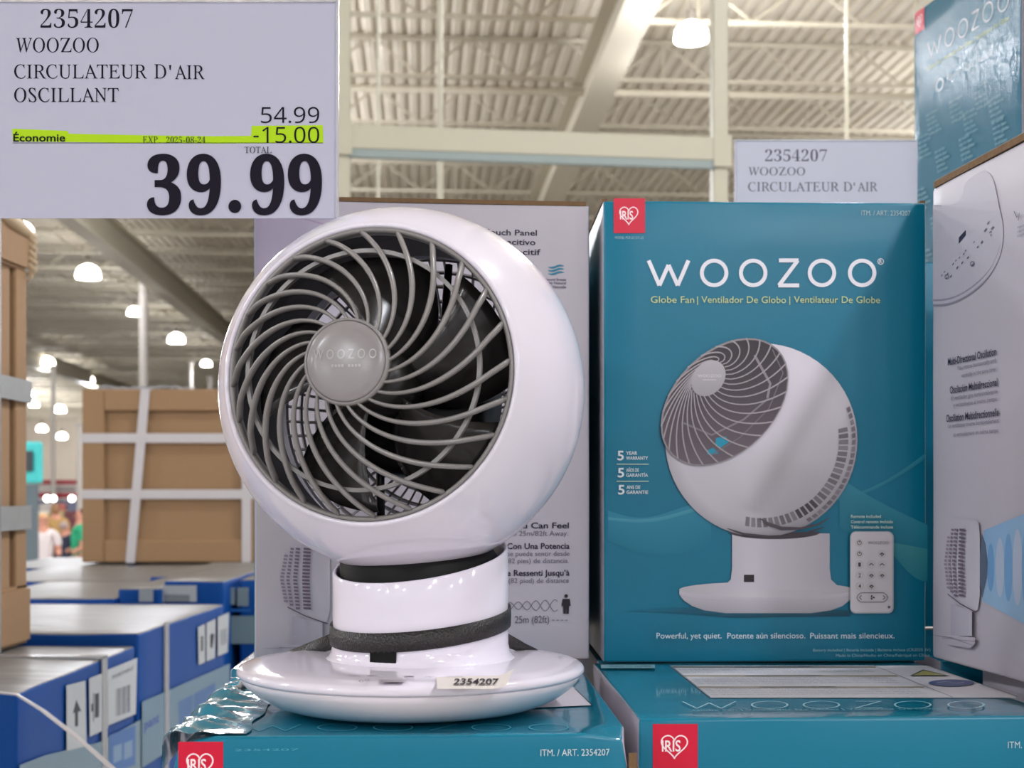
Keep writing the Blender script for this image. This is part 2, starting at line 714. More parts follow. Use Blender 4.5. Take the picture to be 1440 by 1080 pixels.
for x0 in (0, Ls):
    b = bmesh.new()
    bx(b, (x0 - .04, -.016, zb_ - .03), (x0 + .05, -.013, zt + .01), Mr)
    obj('beam_connector', b, M_cream, rk)


# ---------------------------------------------------------------- cartons
def carton(bm, W, D, H, M, r=.0025, amp=.0006, nseg=10, crush=None):
    """rounded board box with slightly wavy walls; returns faces by side index"""
    def ts(L, n):
        a = [0, r * .4, r]
        a += [r + (L - 2 * r) * i / n for i in range(1, n)]
        return a + [L - r, L - r * .4, L]
    dims = (W, D, H)
    cache = {}

    def vert(p):
        k = tuple(round(c, 6) for c in p)
        if k in cache:
            return cache[k]
        p = Vector(p)
        q = Vector([min(max(p[i], r), dims[i] - r) for i in range(3)])
        d = p - q
        m = max(abs(c) for c in d)
        if d.length > 1e-9:
            e = q + d.normalized() * r
        else:
            e = p
        nz = noise.noise_vector(Vector(p) * 9 + Vector((W * 30, D * 7, H * 3)))
        e = e + nz * amp
        e = Vector([min(max(e[i], 0), dims[i]) for i in range(3)])
        if crush:
            e = crush(e, p)
        v = bm.verts.new(M @ e)
        cache[k] = v
        return v
    T = [ts(dims[i], nseg) for i in range(3)]
    faces = {}
    spec = {'front': (1, 0), 'back': (1, dims[1]), 'left': (0, 0), 'right': (0, dims[0]), 'bottom': (2, 0), 'top': (2, dims[2])}
    for mi, (nm, (ax, val)) in enumerate(spec.items()):
        a, b = [i for i in range(3) if i != ax]
        fl = []
        for i in range(len(T[a]) - 1):
            for j in range(len(T[b]) - 1):
                q = []
                for (s, t) in ((i, j), (i + 1, j), (i + 1, j + 1), (i, j + 1)):
                    p = [0, 0, 0]
                    p[ax] = val
                    p[a] = T[a][s]
                    p[b] = T[b][t]
                    q.append(vert(p))
                f = bm.faces.new(q)
                fl.append(f)
        faces[nm] = fl
    return faces


TEAL = (12, 118, 146)
M_teal = mat('teal_gloss_board', TEAL, .3, spec=.35, coat=0, bump=.05, scale=25)
M_tealtop = mat('teal_film_board', (20, 128, 154), .16, coat=.6, bump=.22, scale=38)
M_pale = mat('white_gloss_board', (186, 180, 189), .38, coat=0, bump=.05, scale=25)
M_pale.node_tree.nodes['Principled BSDF'].inputs['Coat Roughness'].default_value = .07
M_board_in = mat('board_bottom', (150, 118, 84), .8)
M_tealrip = mat('teal_film_rippled', (8, 104, 130), .55, spec=.3, coat=.5)
M_tealrip.node_tree.nodes['Principled BSDF'].inputs['Coat Roughness'].default_value = .07
add_ripple(M_tealrip, .2)
P_rip = print_mat('rippled_print', .55, spec=.3, coat=.5, ripple=.2)
P_rip.node_tree.nodes['Principled BSDF'].inputs['Coat Roughness'].default_value = .07
BW, BD, BH = .281, .290, .398


def fan_box(label, origin, yaw, teal_front=True, top_m=None, crush=None, amp=.0006, front_m=None, nseg=10, D=BD, W=BW):
    """retail carton: origin = front left bottom corner, yaw turns it about that corner"""
    t = thing('fan_box', label, 'box', origin, yaw, 'retail boxes of the globe fan')
    Mx = Matrix.Translation(origin) @ Matrix.Rotation(yaw, 4, 'Z')
    bm = bmesh.new()
    fs = carton(bm, W, D, BH, Mx, amp=amp, crush=crush, nseg=nseg)
    mats = [front_m or (M_teal if teal_front else M_pale), M_pale if teal_front else M_teal, top_m or M_tealtop, M_board_in]
    for nm, fl in fs.items():
        for f in fl:
            f.material_index = {'front': 0, 'back': 0, 'left': 1, 'right': 1, 'top': 2, 'bottom': 3}[nm]
            f.smooth = True
    c = obj('carton', bm, mats, t)
    return t, Mx


def panel_of(Mx, side, W=BW, D=BD):
    o = Mx.translation
    X = (Mx.to_3x3() @ Vector((1, 0, 0)))
    Y = (Mx.to_3x3() @ Vector((0, 1, 0)))
    Z = Vector((0, 0, 1))
    if side == 'front':
        return Panel(o, X, Z)
    if side == 'top':
        return Panel(o + Z * BH, X, Y)
    if side == 'left':
        return Panel(o + Y * D, -Y, Z)


# ---- lower left box (under the fan)
def crush_left(e, p):
    # the top left edge is pushed in and creased like an accordion
    k = max(0, 1 - abs(p.x) / .03) * max(0, 1 - (BH - p.z) / .05)
    if k > 0:
        w = math.sin(p.y * 150) * .5 + noise.noise(Vector((p.y * 40, p.z * 30, 1))) * 1.2
        e = e + Vector((.008 + .006 * w, 0, -.006 + .006 * w)) * k
    k2 = max(0, 1 - (Vector((p.x, p.y, p.z)) - Vector((BW, 0, BH))).length / .03)
    e = e + Vector((-.004, .003, -.004)) * k2
    return e


fl = at(232, 1045, .8116)
t1, Mx1 = fan_box('teal fan box lying under the display fan, with a crumpled left top edge', (fl.x, fl.y, TOP - BH), R_(2.6), crush=crush_left, nseg=40)
pf = panel_of(Mx1, 'front')
heart_logo(pf, 251, 1043, 314, 1110, .0009)
pf.build('red_logo', P_gloss, t1)
pf.text('ITM. / ART. 2354207', 760, 857, 1063, 9.5, (205, 225, 232), 'plain')
pf.text('2354207', 330, 420, 1056, 3, (90, 172, 196), 'thin')
pf.build('printed_front', P_gloss, t1)
pt = panel_of(Mx1, 'top')
woozoo(pt, 343, 800, 1019, 1029, .0011, (70, 156, 178))
pt.poly([(560, 951), (790, 951), (832, 993), (560, 1005)], (214, 208, 214))
pt.stroke([(809, 970), (833, 993.5), (770, 1001)], .0009, (30, 40, 50))
pt.build('printed_top', P_gloss, t1)
# torn brown corner
bm = bmesh.new()
c0 = Mx1 @ Vector((BW, 0, 0))
for i in range(5):
    a = .004 + random.random() * .003
    bx(bm, (BW - .001, -.0005 + i * .0012, BH - .055 + i * .004), (BW + .0035 + random.random() * .002, .0006 + i * .0012, BH - .012 - i * .003), Mx1)
obj('torn_corner', bm, M_cardb2, t1)
# crumpled film along the left edge
bm = bmesh.new()
gv = []
nx_, ny_ = 16, 110
for j in range(ny_ + 1):
    y = .004 + .276 * j / ny_
    row = []
    for i in range(nx_ + 1):
        u = i / nx_                      # 0 hangs over the side, 1 lies on the lid
        x = -.003 + .050 * max(0, u - .18) / .82 + .003 * noise.noise((y * 30, u * 3, 5))
        fold = noise.noise((y * 42 + u * 2.2, u * 1.6, 2)) * .5 + noise.noise((y * 95 + u * 4, u * 3.5, 7)) * .3
        env = math.sin(PI * min(1, u * 1.05)) ** .7 * (.35 + .65 * (1 - u))
        z = BH + .0010 - .0085 * (1 - min(1, u / .42)) ** 1.5 + (abs(fold) * .020 - .001) * env
        if u < .18:
            z -= .012 * (1 - u / .18)
        row.append(bm.verts.new(Mx1 @ Vector((x, y, z))))
    gv.append(row)
for j in range(ny_):
    for i in range(nx_):
        bm.faces.new((gv[j][i], gv[j][i + 1], gv[j + 1][i + 1], gv[j + 1][i]))
obj('crumpled_film', bm, M_tealtop, t1, True)

# ---- lower right box
fr = at(905, 1016, .8775)
t2, Mx2 = fan_box('teal fan box below the upright teal box, warning label on its lid', (fr.x - .0035, fr.y, TOP - BH), R_(2.4), nseg=14)
pf = panel_of(Mx2, 'front')
heart_logo(pf, 918, 1018, 981, 1082, .0009)
pf.build('red_logo', P_gloss, t2)
pf.text('ITM. / ART. 2354207', 1417, 1514, 1052, 9.5, (190, 215, 222))
pf.build('printed_front', P_gloss, t2)
pt = panel_of(Mx2, 'top')
pt.poly([(942, 936.5), (1305, 936.5), (1425, 978), (1432, 982), (999, 982)], (236, 233, 236))
for i, (y, c) in enumerate(((937.5, (120, 100, 80)), (950, (176, 158, 132)), (966, (176, 158, 132)))):
    xl = 942 + (y - 936) * 1.24
    pt.poly([(xl + 1, y), (xl + 285 + 50 * (y - 936) / 45, y), (xl + 288 + 50 * (y - 936) / 45, y + 2.2), (xl + 4, y + 2.2)], c)
    pt.text('WARNING ADVERTENCIA AVERTISSEMENT', xl + 90, xl + 200, y + 2.2, 1.8, (60, 55, 60), 'bold')
for y in (942, 944.2, 946.4, 954.5, 957, 959.5, 962, 970, 972.6, 975.2, 978):
    xl = 948 + (y - 936) * 1.24
    pt.text('risk of fire electric shock or injury to persons read all the instructions before using the fan', xl, xl + 262 + (y - 936) * 1.1, y + .8, 1.1, (150, 148, 155), 'plain')
pt.stroke([(1226, 936), (1340, 982)], .0007, (40, 42, 50))
pt.stroke([(942, 936.5), (999, 982), (1432, 982)], .0008, (60, 90, 100))
pt.stroke([(1298, 935), (1430, 981)], .0007, (40, 60, 70))
pt.poly([(1279, 952), (1298, 943), (1336, 952)], (60, 60, 50))
pt.poly([(1284, 951), (1299, 944.5), (1328, 951)], (190, 180, 90))
pt.disc(1338, 962, 32, 4.8, 0, (60, 80, 130))
pt.stroke([(1318, 962), (1330, 960), (1345, 963), (1356, 961)], .0012, (210, 215, 230))
woozoo(pt, 960, 1385, 988, 999, .0014, (170, 215, 225))
pt.text('Globe Fan | Ventilador De Globo | Ventilateur De Globe', 975, 1330, 1002.5, 2, (120, 185, 195))
pt.rect(845, 937, 921, 942, (150, 195, 205))
pt.text('2354207 LOT NUMBER', 858, 918, 941, 3, (40, 60, 70))
pt.build('printed_top', P_gloss, t2)

# ---- third lower box, under the big white one
t3, Mx3 = fan_box('teal fan box hidden mostly under the large white sided box', (.385, .84, TOP - BH + .005), R_(-1.5))

# ---- upright teal box (front panel towards us)
o4 = at(848, 933, 1.1645)
YW = R_(1.6)
t4, Mx4 = fan_box('upright teal fan box printed with a white globe fan and remote', (o4.x, o4.y, TOP + .0008), YW)
p = panel_of(Mx4, 'front')
# faint sweeping waves
def wave(pts, c0, c1):
    c0, c1 = [(max(0, c[0] - 18), c[1] * .86, c[2] * .86) for c in (c0, c1)]
    p.raw([p.uv(x, y) for x, y, _ in pts] + [p.uv(x, z) for x, _, z in pts], [c0] * len(pts) + [c1] * len(pts),
          [(i, i + 1, len(pts) + i + 1, len(pts) + i) for i in range(len(pts) - 1)])


def curve(f, x0, x1, n=24):
    return [(x0 + (x1 - x0) * i / n, *f(i / n)) for i in range(n + 1)]


wave(curve(lambda t: (718 + 10 * math.sin(t * 5), 760 + 22 * math.sin(t * 3.1)), 855, 1000), (62, 158, 190), (34, 140, 170))
wave(curve(lambda t: (727 - 14 * t + 8 * math.sin(t * 4), 731 - 12 * t + 8 * math.sin(t * 4)), 855, 1000), (92, 176, 202), (80, 170, 196))
wave(curve(lambda t: (700 - 62 * t ** 1.6, 704 - 58 * t ** 1.6), 1175, 1300), (70, 162, 186), (44, 146, 172))
wave(curve(lambda t: (668 + 70 * t ** .8, 742 + 56 * t), 1180, 1304), (66, 158, 182), (40, 140, 168))
wave(curve(lambda t: (762 + 10 * t, 772 + 46 * math.sin(t * PI / 2)), 1250, 1304), (84, 172, 182), (60, 156, 176))
p.build('printed_wave', P_gloss, t4)
heart_logo(p, 863, 279, 907, 328, .0009)
p.build('red_logo', P_gloss, t4)
p.text('MODEL PCF-SC15T-US', 865, 905, 336, 3.5, (170, 205, 215))
p.text('ITM. / ART. 2354207', 1211, 1280, 303, 7, (178, 205, 210), 'plain')
woozoo(p, 912, 1232, 364, 404, .0034, (243, 243, 250))
p.disc(1238, 368, 4.5, 4.5, 0, (235, 240, 245), inner=.75)
p.text('R', 1236, 1240, 370.5, 5, (235, 240, 245), 'bold')
YE = (206, 222, 158)
p.text('Globe Fan', 915, 976, 426, 9.5, YE)
p.text('|', 980, 981.2, 426, 9, YE)
p.text('Ventilador De Globo', 986, 1105, 426, 9.5, YE)
p.text('|', 1109.5, 1110.7, 426, 9, YE)
p.text('Ventilateur De Globe', 1116, 1237, 426, 9.5, YE)
for i, (a, b_) in enumerate((('YEAR', 'WARRANTY'), ('AÑOS DE', 'GARANTÍA'), ('ANS DE', 'GARANTIE'))):
    y = 647 + i * 24
    p.text('5', 868 + i * .5, 877 + i * .5, y, 13, (228, 238, 242), 'bold')
    p.text(a, 880 + i * .4, 896 + i * 2, y - 7.5, 4.8, (222, 234, 238), 'bold')
    p.text(b_, 880 + i * .4, 911, y - .5, 4.8, (222, 234, 238), 'bold')
    if i < 2:
        p.rect(867, y + 5.2, 912, y + 6.4, (190, 215, 190))
p.build('lettering', P_gloss, t4)
# shadow printed under the picture, then the printed fan
p.raw([p.uv(x, y) for x, y in ((880, 858), (1010, 852), (1195, 858), (1195, 866), (1030, 868), (960, 862))],
      [TEAL, (8, 86, 108), (8, 80, 100), (6, 70, 90), (6, 70, 90), (10, 92, 114)], [tuple(range(6))])
GW = (206, 200, 208)


def sh(base, k):
    return tuple(max(0, min(255, c * k)) for c in base)


# base bowl
def rowpoly(rows, c0f):
    """rows = (y, xl, xr) ; colour per vertex"""
    uvs, cols, fs = [], [], []
    n = 12
    for (y, a, b_) in rows:
        for i in range(n + 1):
            x = a + (b_ - a) * i / n
            uvs.append(p.uv(x, y + (0 if y < 0 else 0)))
            cols.append(c0f(i / n, y))
    for r in range(len(rows) - 1):
        for i in range(n):
            q = r * (n + 1) + i
            fs.append((q, q + 1, q + n + 2, q + n + 1))
    p.raw(uvs, cols, fs)


p.disc(1077, 829, 122, 11, 0, (214, 208, 214))
rowpoly([(828, 955, 1199), (836, 955, 1199), (844, 961, 1194), (852, 973, 1184), (858, 990, 1168), (862, 1020, 1140)],
        lambda t, y: sh(GW, (1.02 - .10 * abs(t - .45)) * (1 - .006 * (y - 836))))
p.disc(1077, 829, 122, 11, 0, fn=lambda x, y: sh((214, 208, 214), 1.0 - .1 * abs(x - 1060) / 120), rings=3, col=None)
p.disc(1077, 836, 121, 9.5, 0, (160, 154, 162), a0=PI, a1=2 * PI, inner=.99)
rowpoly([(750, 1029, 1166), (800, 1029, 1166), (815, 1027, 1168), (824, 1018, 1178), (829, 1012, 1186)],
        lambda t, y: sh((204, 198, 206), 1.03 - .22 * max(0, t - .55) - .12 * max(0, .2 - t)))
p.poly([(1045.5, 808), (1060, 808), (1060, 818.5), (1045.5, 818.5)], (44, 36, 42))
# globe
def gshade(x, y):
    dx, dy = (x - 1070) / 135, (y - 619) / 135
    k = 1.04 - .10 * dy - .10 * max(0, dx * .8 + dy * .5) - .22 * max(0, (dx * dx + dy * dy) - .75) * 2 * (1 if dy > -.2 else .3)
    # soft reflection streak across the shell
    s = math.exp(-((dx * .86 + dy * .5 - .30) / .10) ** 2) * .09 * (1 if dy < .75 else 0)
    return sh((208, 202, 210), k - s)


p.disc(1089, 748, 64, 10, 0, (70, 60, 68), a0=PI, a1=2 * PI)
p.disc(1070, 619, 135, 136, 0, rings=14, n=60, fn=gshade)
# rear slots: small dark cells along the lower right
for j, rr in enumerate((.85, .955)):
    for i in range(30):
        a = R_(-100 + i * 4.1)
        if (rr > .95 and i < 10) or (j == 0 and i > 26):
            continue
        da = R_(1.45)
        r0, r1 = rr - .045 + j * .03, rr + .052 - j * .03
        q = [(1070 + 135 * r * math.cos(b_), 619 - 136 * r * math.sin(b_)) for r, b_ in ((r0, a - da), (r0, a + da), (r1, a + da + .01), (r1, a - da + .01))]
        p.poly(q, sh((132, 124, 132), .55 if 8 < i < 13 and j == 0 else (.95 + .1 * math.sin(i * 1.7))))
p.stroke([(1068, 729), (1080, 737), (1098, 743), (1125, 743), (1150, 737), (1165, 728)], [.0006, .003, .0032, .002, .0015, .0006], (84, 74, 82))
p.stroke([(1022, 743), (1045, 751), (1080, 755), (1120, 753), (1158, 741)], [.0005, .0022, .0026, .0022, .0006], (74, 64, 72))
# printed grille
oc, oa, ob, orot = (1018, 565.5), 105, 71, R_(45)
ca, sa = math.cos(orot), math.sin(orot)


def ell(r, th):
    x, y = oa * r * math.cos(th), ob * r * math.sin(th)
    kk = 1 - ((r - .27) / .73 if r > .27 else 0) ** .8
    cx_, cy_ = oc[0] - 23 * kk, oc[1] - 33 * kk
    return (cx_ + x * ca - y * sa, cy_ - x * sa - y * ca)


p.disc(oc[0], oc[1], oa, ob, orot, (150, 142, 146))
p.disc(oc[0] + .5, oc[1] + .5, oa - 2.2, ob - 2.2, orot, rings=4, fn=lambda x, y: sh((84, 74, 80), .8 + .004 * (y - 520)))
p.poly([(1006, 616), (1020, 614), (1024, 622), (1012, 630), (1005, 626)], (30, 150, 180))
p.poly([(992, 634), (1002, 630), (1010, 638), (994, 640)], (30, 150, 180))
p.stroke([(1060, 500), (1082, 540), (1078, 560)], .0022, (150, 142, 148))
p.stroke([(960, 595), (1000, 612), (1045, 590), (1080, 560)], .0016, (134, 126, 132))
p.stroke([(1085, 480 + 12), (1100, 525), (1080, 575), (1040, 615), (1000, 640)], .0010, (120, 112, 118))
for i in range(26):
    th0 = 2 * PI * i / 26
    pts, ws = [], []
    for k in range(13):
        r = .27 + .72 * k / 12
        s = (r - .28)
        th = th0 + 2.06 * s - .69 * s * s
        pts.append(ell(r, th))
        ws.append(.0009 + .0004 * k / 12)
    p.stroke(pts, ws, (172, 164, 168))
p.disc(995, 532.5, 27.5, 21.5, R_(50), rings=2, fn=lambda x, y: sh((176, 170, 176), 1.0 + .003 * (540 - y)))
p.text('WOOZOO', 980, 1013, 531, 4, (214, 210, 214), 'bold')
p.rect(987, 534, 1006, 535.5, (205, 200, 205))
p.build('fan_picture', P_gloss, t4)
# remote
def rrect(x0, y0, x1, y1, r, col):
    pts = []
    for cx_, cy_, a0 in ((x1 - r, y0 + r, 0), (x0 + r, y0 + r, 90), (x0 + r, y1 - r, 180), (x1 - r, y1 - r, 270)):
        for k in range(6):
            a = R_(a0 + 18 * k)
            pts.append((cx_ + r * math.cos(a), cy_ - r * math.sin(a)))
    p.poly(pts, col)


rrect(1193.5, 747, 1254.5, 862, 8, (182, 186, 192))
rrect(1194.5, 748, 1252.5, 860, 7.5, (214, 208, 212))
for i, y in enumerate((763, 778.5, 793.5, 808.5, 823.5)):
    for j, x in enumerate((1206.5, 1223, 1238)):
        if (j == 1 and i < 2) or (j == 2 and i in (0, 4)):
            continue
        p.disc(x, y, 5.6, 5.6, 0, (196, 190, 188))
        p.disc(x, y, 5.0, 5.0, 0, (208, 202, 202))
        if j == 0 and i >= 2:
            p.text('124'[0] if i == 2 else ('2' if i == 3 else '4'), x - 1.8, x + 1.8, y + 2.8, 5.6, (70, 66, 70), 'bold')
        elif j == 0:
            p.disc(x, y, 3.2, 3.2, 0, (80, 76, 80), inner=.7)
            p.rect(x - .5, y - 3.5, x + .5, y, (80, 76, 80))
        else:
            p.stroke([(x - 3, y + 1), (x, y - 1.5), (x + 3, y + 1)], .001, (84, 80, 84))
            if i != 2:
                p.disc(x, y + 1, 1.6, 2.4, 0, (84, 80, 84), inner=.4)
p.text('WOOZOO', 1218, 1247, 765, 4, (120, 116, 122))
p.stroke([(1208, 833), (1240, 833), (1244, 836), (1245.5, 839.5), (1244, 843), (1240, 846), (1208, 846), (1204, 843), (1202.5, 839.5), (1204, 836)], .0006, (110, 104, 104), closed=True)
p.stroke([(1209, 836.5), (1206, 839.5), (1209, 842.5)], .0007, (80, 76, 80))
p.stroke([(1239, 836.5), (1242, 839.5), (1239, 842.5)], .0007, (80, 76, 80))
for k in range(3):
    a = 2 * PI * k / 3
    p.disc(1224 + 2 * math.cos(a), 839.5 + 2 * math.sin(a), 1.6, 1.2, a, (70, 66, 70), n=10)
p.disc(1247.5, 853, 1.8, 1.8, 0, (90, 90, 96), n=12)
p.build('remote_picture', P_gloss, t4)
for y, s in ((728, 'Remote included'), (735.5, 'Control remoto incluido'), (743, 'Télécommande incluse')):
    p.text(s, 1194, 1236 if y < 730 else 1253, y, 4.2, (196, 214, 200), 'bold')
p.text('Powerful, yet quiet.', 922, 1013, 897, 8.2, (222, 234, 240))
p.text('Potente aún silencioso.', 1021, 1130, 897, 8.2, (222, 234, 240))
p.text('Puissant mais silencieux.', 1137, 1255, 897, 8.2, (222, 234, 240))
p.text('Battery included | Batería incluida | Batterie incluse (CR2025 3V)', 1141, 1305, 915, 4, (150, 190, 200))
p.text('Made in China/Hecho en China/Fabriqué en Chine', 1173, 1304, 922.5, 4, (150, 190, 200))
p.build('lettering', P_gloss, t4)
# board edge showing along the top of the side wall
bm = bmesh.new()
bx(bm, (-.0006, .004, BH - .001), (.004, BD - .004, BH + .0025), Mx4)
bx(bm, (BW - .004, .004, BH - .001), (BW + .0006, BD - .004, BH + .0025), Mx4)
obj('board_edge', bm, M_cardb2, t4)

# ---- upright white-sided box behind the fan (its side panel towards us)
o5 = at(357, 942, 1.158)
t5, Mx5 = fan_box('white sided fan box standing right behind the display fan', (o5.x, o5.y, TOP + .0008), R_(5.2), teal_front=False, W=.2905, D=.281, nseg=14)
p = panel_of(Mx5, 'front')
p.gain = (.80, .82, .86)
LV = (190, 178, 198)
p.poly([(359, 290), (420, 290), (480, 312), (500, 330), (500, 430), (440, 470), (359, 520)], [(196, 182, 204), (200, 188, 206), (198, 188, 204), (202, 194, 206), (206, 198, 206), (206, 198, 206), (204, 196, 205)])
p.stroke([(400, 292), (430, 308), (470, 320), (520, 322)], [.0004, .0016, .0014, .0004], (188, 168, 190))
K1 = (44, 34, 58)
K2 = (120, 112, 130)
p.text('Capacitive Touch Panel', 611, 755, 329, 8, K1, 'bold')
p.text('Panel táctil capacitivo', 620, 753, 342.5, 8, K1, 'bold')
p.text('Panneau tactile capacitif', 598, 760, 356, 8, K1, 'bold')
for k in range(3):
    y = 375 + k * 4.6
    p.stroke([(771 + 2.2 * i, y + 1.2 * math.sin(i / 10 * 2 * PI) + (5 - i) * .15) for i in range(11)], [.0004, .0010, .0014, .0017, .0018, .0017, .0017, .0016, .0014, .0010, .0004], (50, 140, 165))
for y, s in ((394.5, 'Natural Breeze'), (399.5, 'Brisa Natural'), (405, 'Brise Naturelle')):
    p.text(s, 766, 796, y, 3.6, K2, 'bold')
p.text('You Can Feel', 716, 800, 743, 8.2, K1, 'bold')
p.text('Up to 25m/82ft Away.', 701, 799, 753.5, 7, K2)
p.text('Con Una Potencia', 713, 801, 772, 8.2, K1, 'bold')
p.text('que se puede sentir desde', 696, 801, 782, 6.8, K2)
p.text('25m (82 pies) de distancia.', 690, 800, 792, 6.8, K2)
p.text('Peut être Ressenti Jusqu’à', 672, 801, 810, 8.2, K1, 'bold')
p.text('25m (82 pied) de distance', 694, 800, 820, 6.8, K2)
for ph in (0, PI):
    p.stroke([(700 + i * 1.5, 851.5 + (3.5 + i * .09) * math.sin(i * 1.5 * 2 * PI / 33 * (1.5 - .003 * i) + ph)) for i in range(57)], .0006, (130, 124, 134))
p.disc(796, 838, 2.6, 2.6, 0, (40, 32, 40), n=16)
p.poly([(791, 842), (801, 842), (802.5, 852), (800.3, 852), (799.8, 863), (796.6, 863), (796, 853), (795.4, 863), (792.2, 863), (791.7, 852), (789.5, 852)], (40, 32, 40))
p.text('25m (82ft)', 724, 772, 876, 10, (104, 98, 108))
for i in range(4):
    p.rect(776 + i * 6.2, 871.4, 779.5 + i * 6.2, 872.4, (130, 124, 134))


def side_fan(pn, X, Y, sx, sy, bw=1.25):
    """printed side view of the fan: X, Y map unit coordinates to pixels"""
    f = lambda u, v: (X + u * sx, Y + v * sy)
    def q(pts, c):
        pn.poly([f(*a) for a in pts], c)
    # shell
    q([(.15, -.02), (.30, -.10), (.80, -.10), (.98, -.06), (1.02, .1), (1.02, .9), (.96, 1.08), (.7, 1.12), (.2, .92), (.02, .6), (0, .35)],
      [(204, 196, 204)] * 4 + [(216, 209, 214)] * 4 + [(196, 188, 196)] * 3)
    for j, (ua, ub) in enumerate(((.02, .10), (.13, .20), (.25, .34), (.42, .58))):
        for i in range(18):
            v = .02 + i * .05
            bow = .5 - abs(v - .45)
            off = -.07 * (bow - .15) * (4 - j)
            top = .12 - .11 * j
            if v < top or v > .80 + .06 * j:
                continue
            q([(ua + off + .03, v), (ub + off + .03, v + .006), (ub + off + .03, v + .036), (ua + off + .03, v + .03)],
              (112 + 14 * (3 - j), 96 + 14 * (3 - j), 112 + 14 * (3 - j)))
    q([(.22, 1.0), (.86, 1.1), (.86, 1.42), (.22, 1.42)], [(190, 182, 192), (206, 199, 206), (206, 199, 206), (184, 176, 186)])
    pn.stroke([f(.12, .87), f(.5, 1.0), f(.98, 1.11)], .0008, (90, 74, 86))
    q([(-.05, 1.40), (bw, 1.44), (bw, 1.52), (bw - .15, 1.58), (.1, 1.53), (-.02, 1.47)], [(206, 198, 206)] * 2 + [(192, 184, 192)] * 4)
    pn.stroke([f(-.05, 1.445), f(bw, 1.49)], .0005, (150, 142, 152))


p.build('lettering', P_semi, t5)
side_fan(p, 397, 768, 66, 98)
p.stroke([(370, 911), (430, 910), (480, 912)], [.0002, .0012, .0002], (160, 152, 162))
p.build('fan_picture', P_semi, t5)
bm = bmesh.new()
bx(bm, (.003, .0, BH - .0005), (.2875, .004, BH + .003), Mx5)
bx(bm, (.003, .008, BH + .0015), (.2875, .270, BH + .005), Mx5)
obj('board_edge', bm, M_cardb2, t5)

# ---- large white-sided box at the right, turned so that its side runs towards us
cth = R_(-83.6)
Dv = Vector((.1114, -.9938, 0))
o6 = at(1311, 924, 1.150)
U6 = Dv.normalized()
V6 = Vector((-U6.y, U6.x, 0))   # points right, away from the face
t6 = thing('fan_box', 'white sided fan box at the right, its long side running towards the viewer', 'box', (o6.x, o6.y, o6.z), 0, 'retail boxes of the globe fan')
Mx6 = Matrix(((U6.x, V6.x, 0, o6.x), (U6.y, V6.y, 0, o6.y), (0, 0, 1, o6.z), (0, 0, 0, 1)))
bm = bmesh.new()
fs = carton(bm, .290, .281, .3985, Mx6, amp=.0007, nseg=14, r=.003)
for nm, fl_ in fs.items():
    for f in fl_:
        f.material_index = {'front': 0, 'back': 0, 'left': 1, 'right': 1, 'top': 2, 'bottom': 3}[nm]
        f.smooth = True
obj('carton', bm, [M_pale, M_teal, M_tealtop, M_board_in], t6)
p = Panel(o6, U6, (0, 0, 1))
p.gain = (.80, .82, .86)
# big printed fan base with its touch keys, top left of the panel
def foot(x, y):
    k = (x - 1311) / 100 + (400 - y) / 400
    f = .6 * min(1, max(0, (y - 300) / 110))
    a = (190 + 20 * k, 183 + 20 * k, 194 + 15 * k)
    return tuple(a[i] * f + (204, 197, 204)[i] * (1 - f) for i in range(3))


ol = [(1312.5, 289), (1322, 289), (1335, 288), (1347, 284), (1354, 274), (1357, 260), (1366, 250), (1384, 240), (1396, 250), (1402, 272), (1406, 293), (1409.5, 308), (1411.5, 325), (1410.5, 342), (1407, 358), (1400, 374),
      (1391, 388), (1380, 400), (1368, 410), (1354, 419), (1340, 425), (1326, 428), (1312.5, 428)]
dense = []
for i in range(len(ol) - 1):
    for k in range(4):
        t = k / 4
        P0, P1, P2, P3 = ol[max(i - 1, 0)], ol[i], ol[i + 1], ol[min(i + 2, len(ol) - 1)]
        dense.append(tuple(.5 * ((2 * P1[c]) + (-P0[c] + P2[c]) * t + (2 * P0[c] - 5 * P1[c] + 4 * P2[c] - P3[c]) * t * t + (-P0[c] + 3 * P1[c] - 3 * P2[c] + P3[c]) * t ** 3) for c in (0, 1)))
dense.append(ol[-1])
p.poly(dense, [foot(*q) for q in dense])
rim = dense[54:]
p.stroke([(x - (1 if x < 1400 else 2), y - 6) for x, y in rim], [.0003 + .0012 * min(1, i / 15) for i in range(len(rim))], (158, 150, 162))
p.stroke([(x, y + 1) for x, y in rim], [.0003 + .0016 * min(1, i / 15) for i in range(len(rim))], (150, 143, 154))
p.stroke(dense[:6], .0008, (176, 168, 176))
p.poly([(1349, 334), (1359, 323), (1359, 331), (1349, 343)], (40, 34, 60))
rnd = random.Random(7)
for (x, y) in ((1325, 387), (1329, 382), (1333, 385), (1332, 391), (1338, 388), (1341, 371), (1345, 366), (1347, 376), (1350, 362), (1354, 369), (1356, 357), (1359, 352), (1362, 362), (1369, 372), (1371, 340), (1376, 347), (1382, 340), (1387, 323), (1391, 313), (1394, 326), (1397, 320), (1395, 330)):
    q = 1.2 + rnd.random() * 1.2
    p.poly([(x - q * .7, y + q * .6), (x + q * .7, y - q * 1.2), (x + q * .8, y), (x - q * .5, y + q * 1.6)], (110, 104, 122))
p.disc(1369, 371, 3, 3.6, 0, (100, 94, 112), inner=.75, n=16)
p.disc(1333, 389, 3, 3.6, 0, (100, 94, 112), inner=.75, n=16)
p.stroke([(1428, 297), (1432, 306), (1436, 299), (1434, 310)], .0009, (90, 86, 100))
for y in (322, 328, 334):
    p.text('Horizontal Oscillation', 1433, 1475, y, 4, (130, 126, 140))
p.build('foot_picture', P_semi, t6)
SK = (48, 38, 66)
SG = (128, 120, 136)
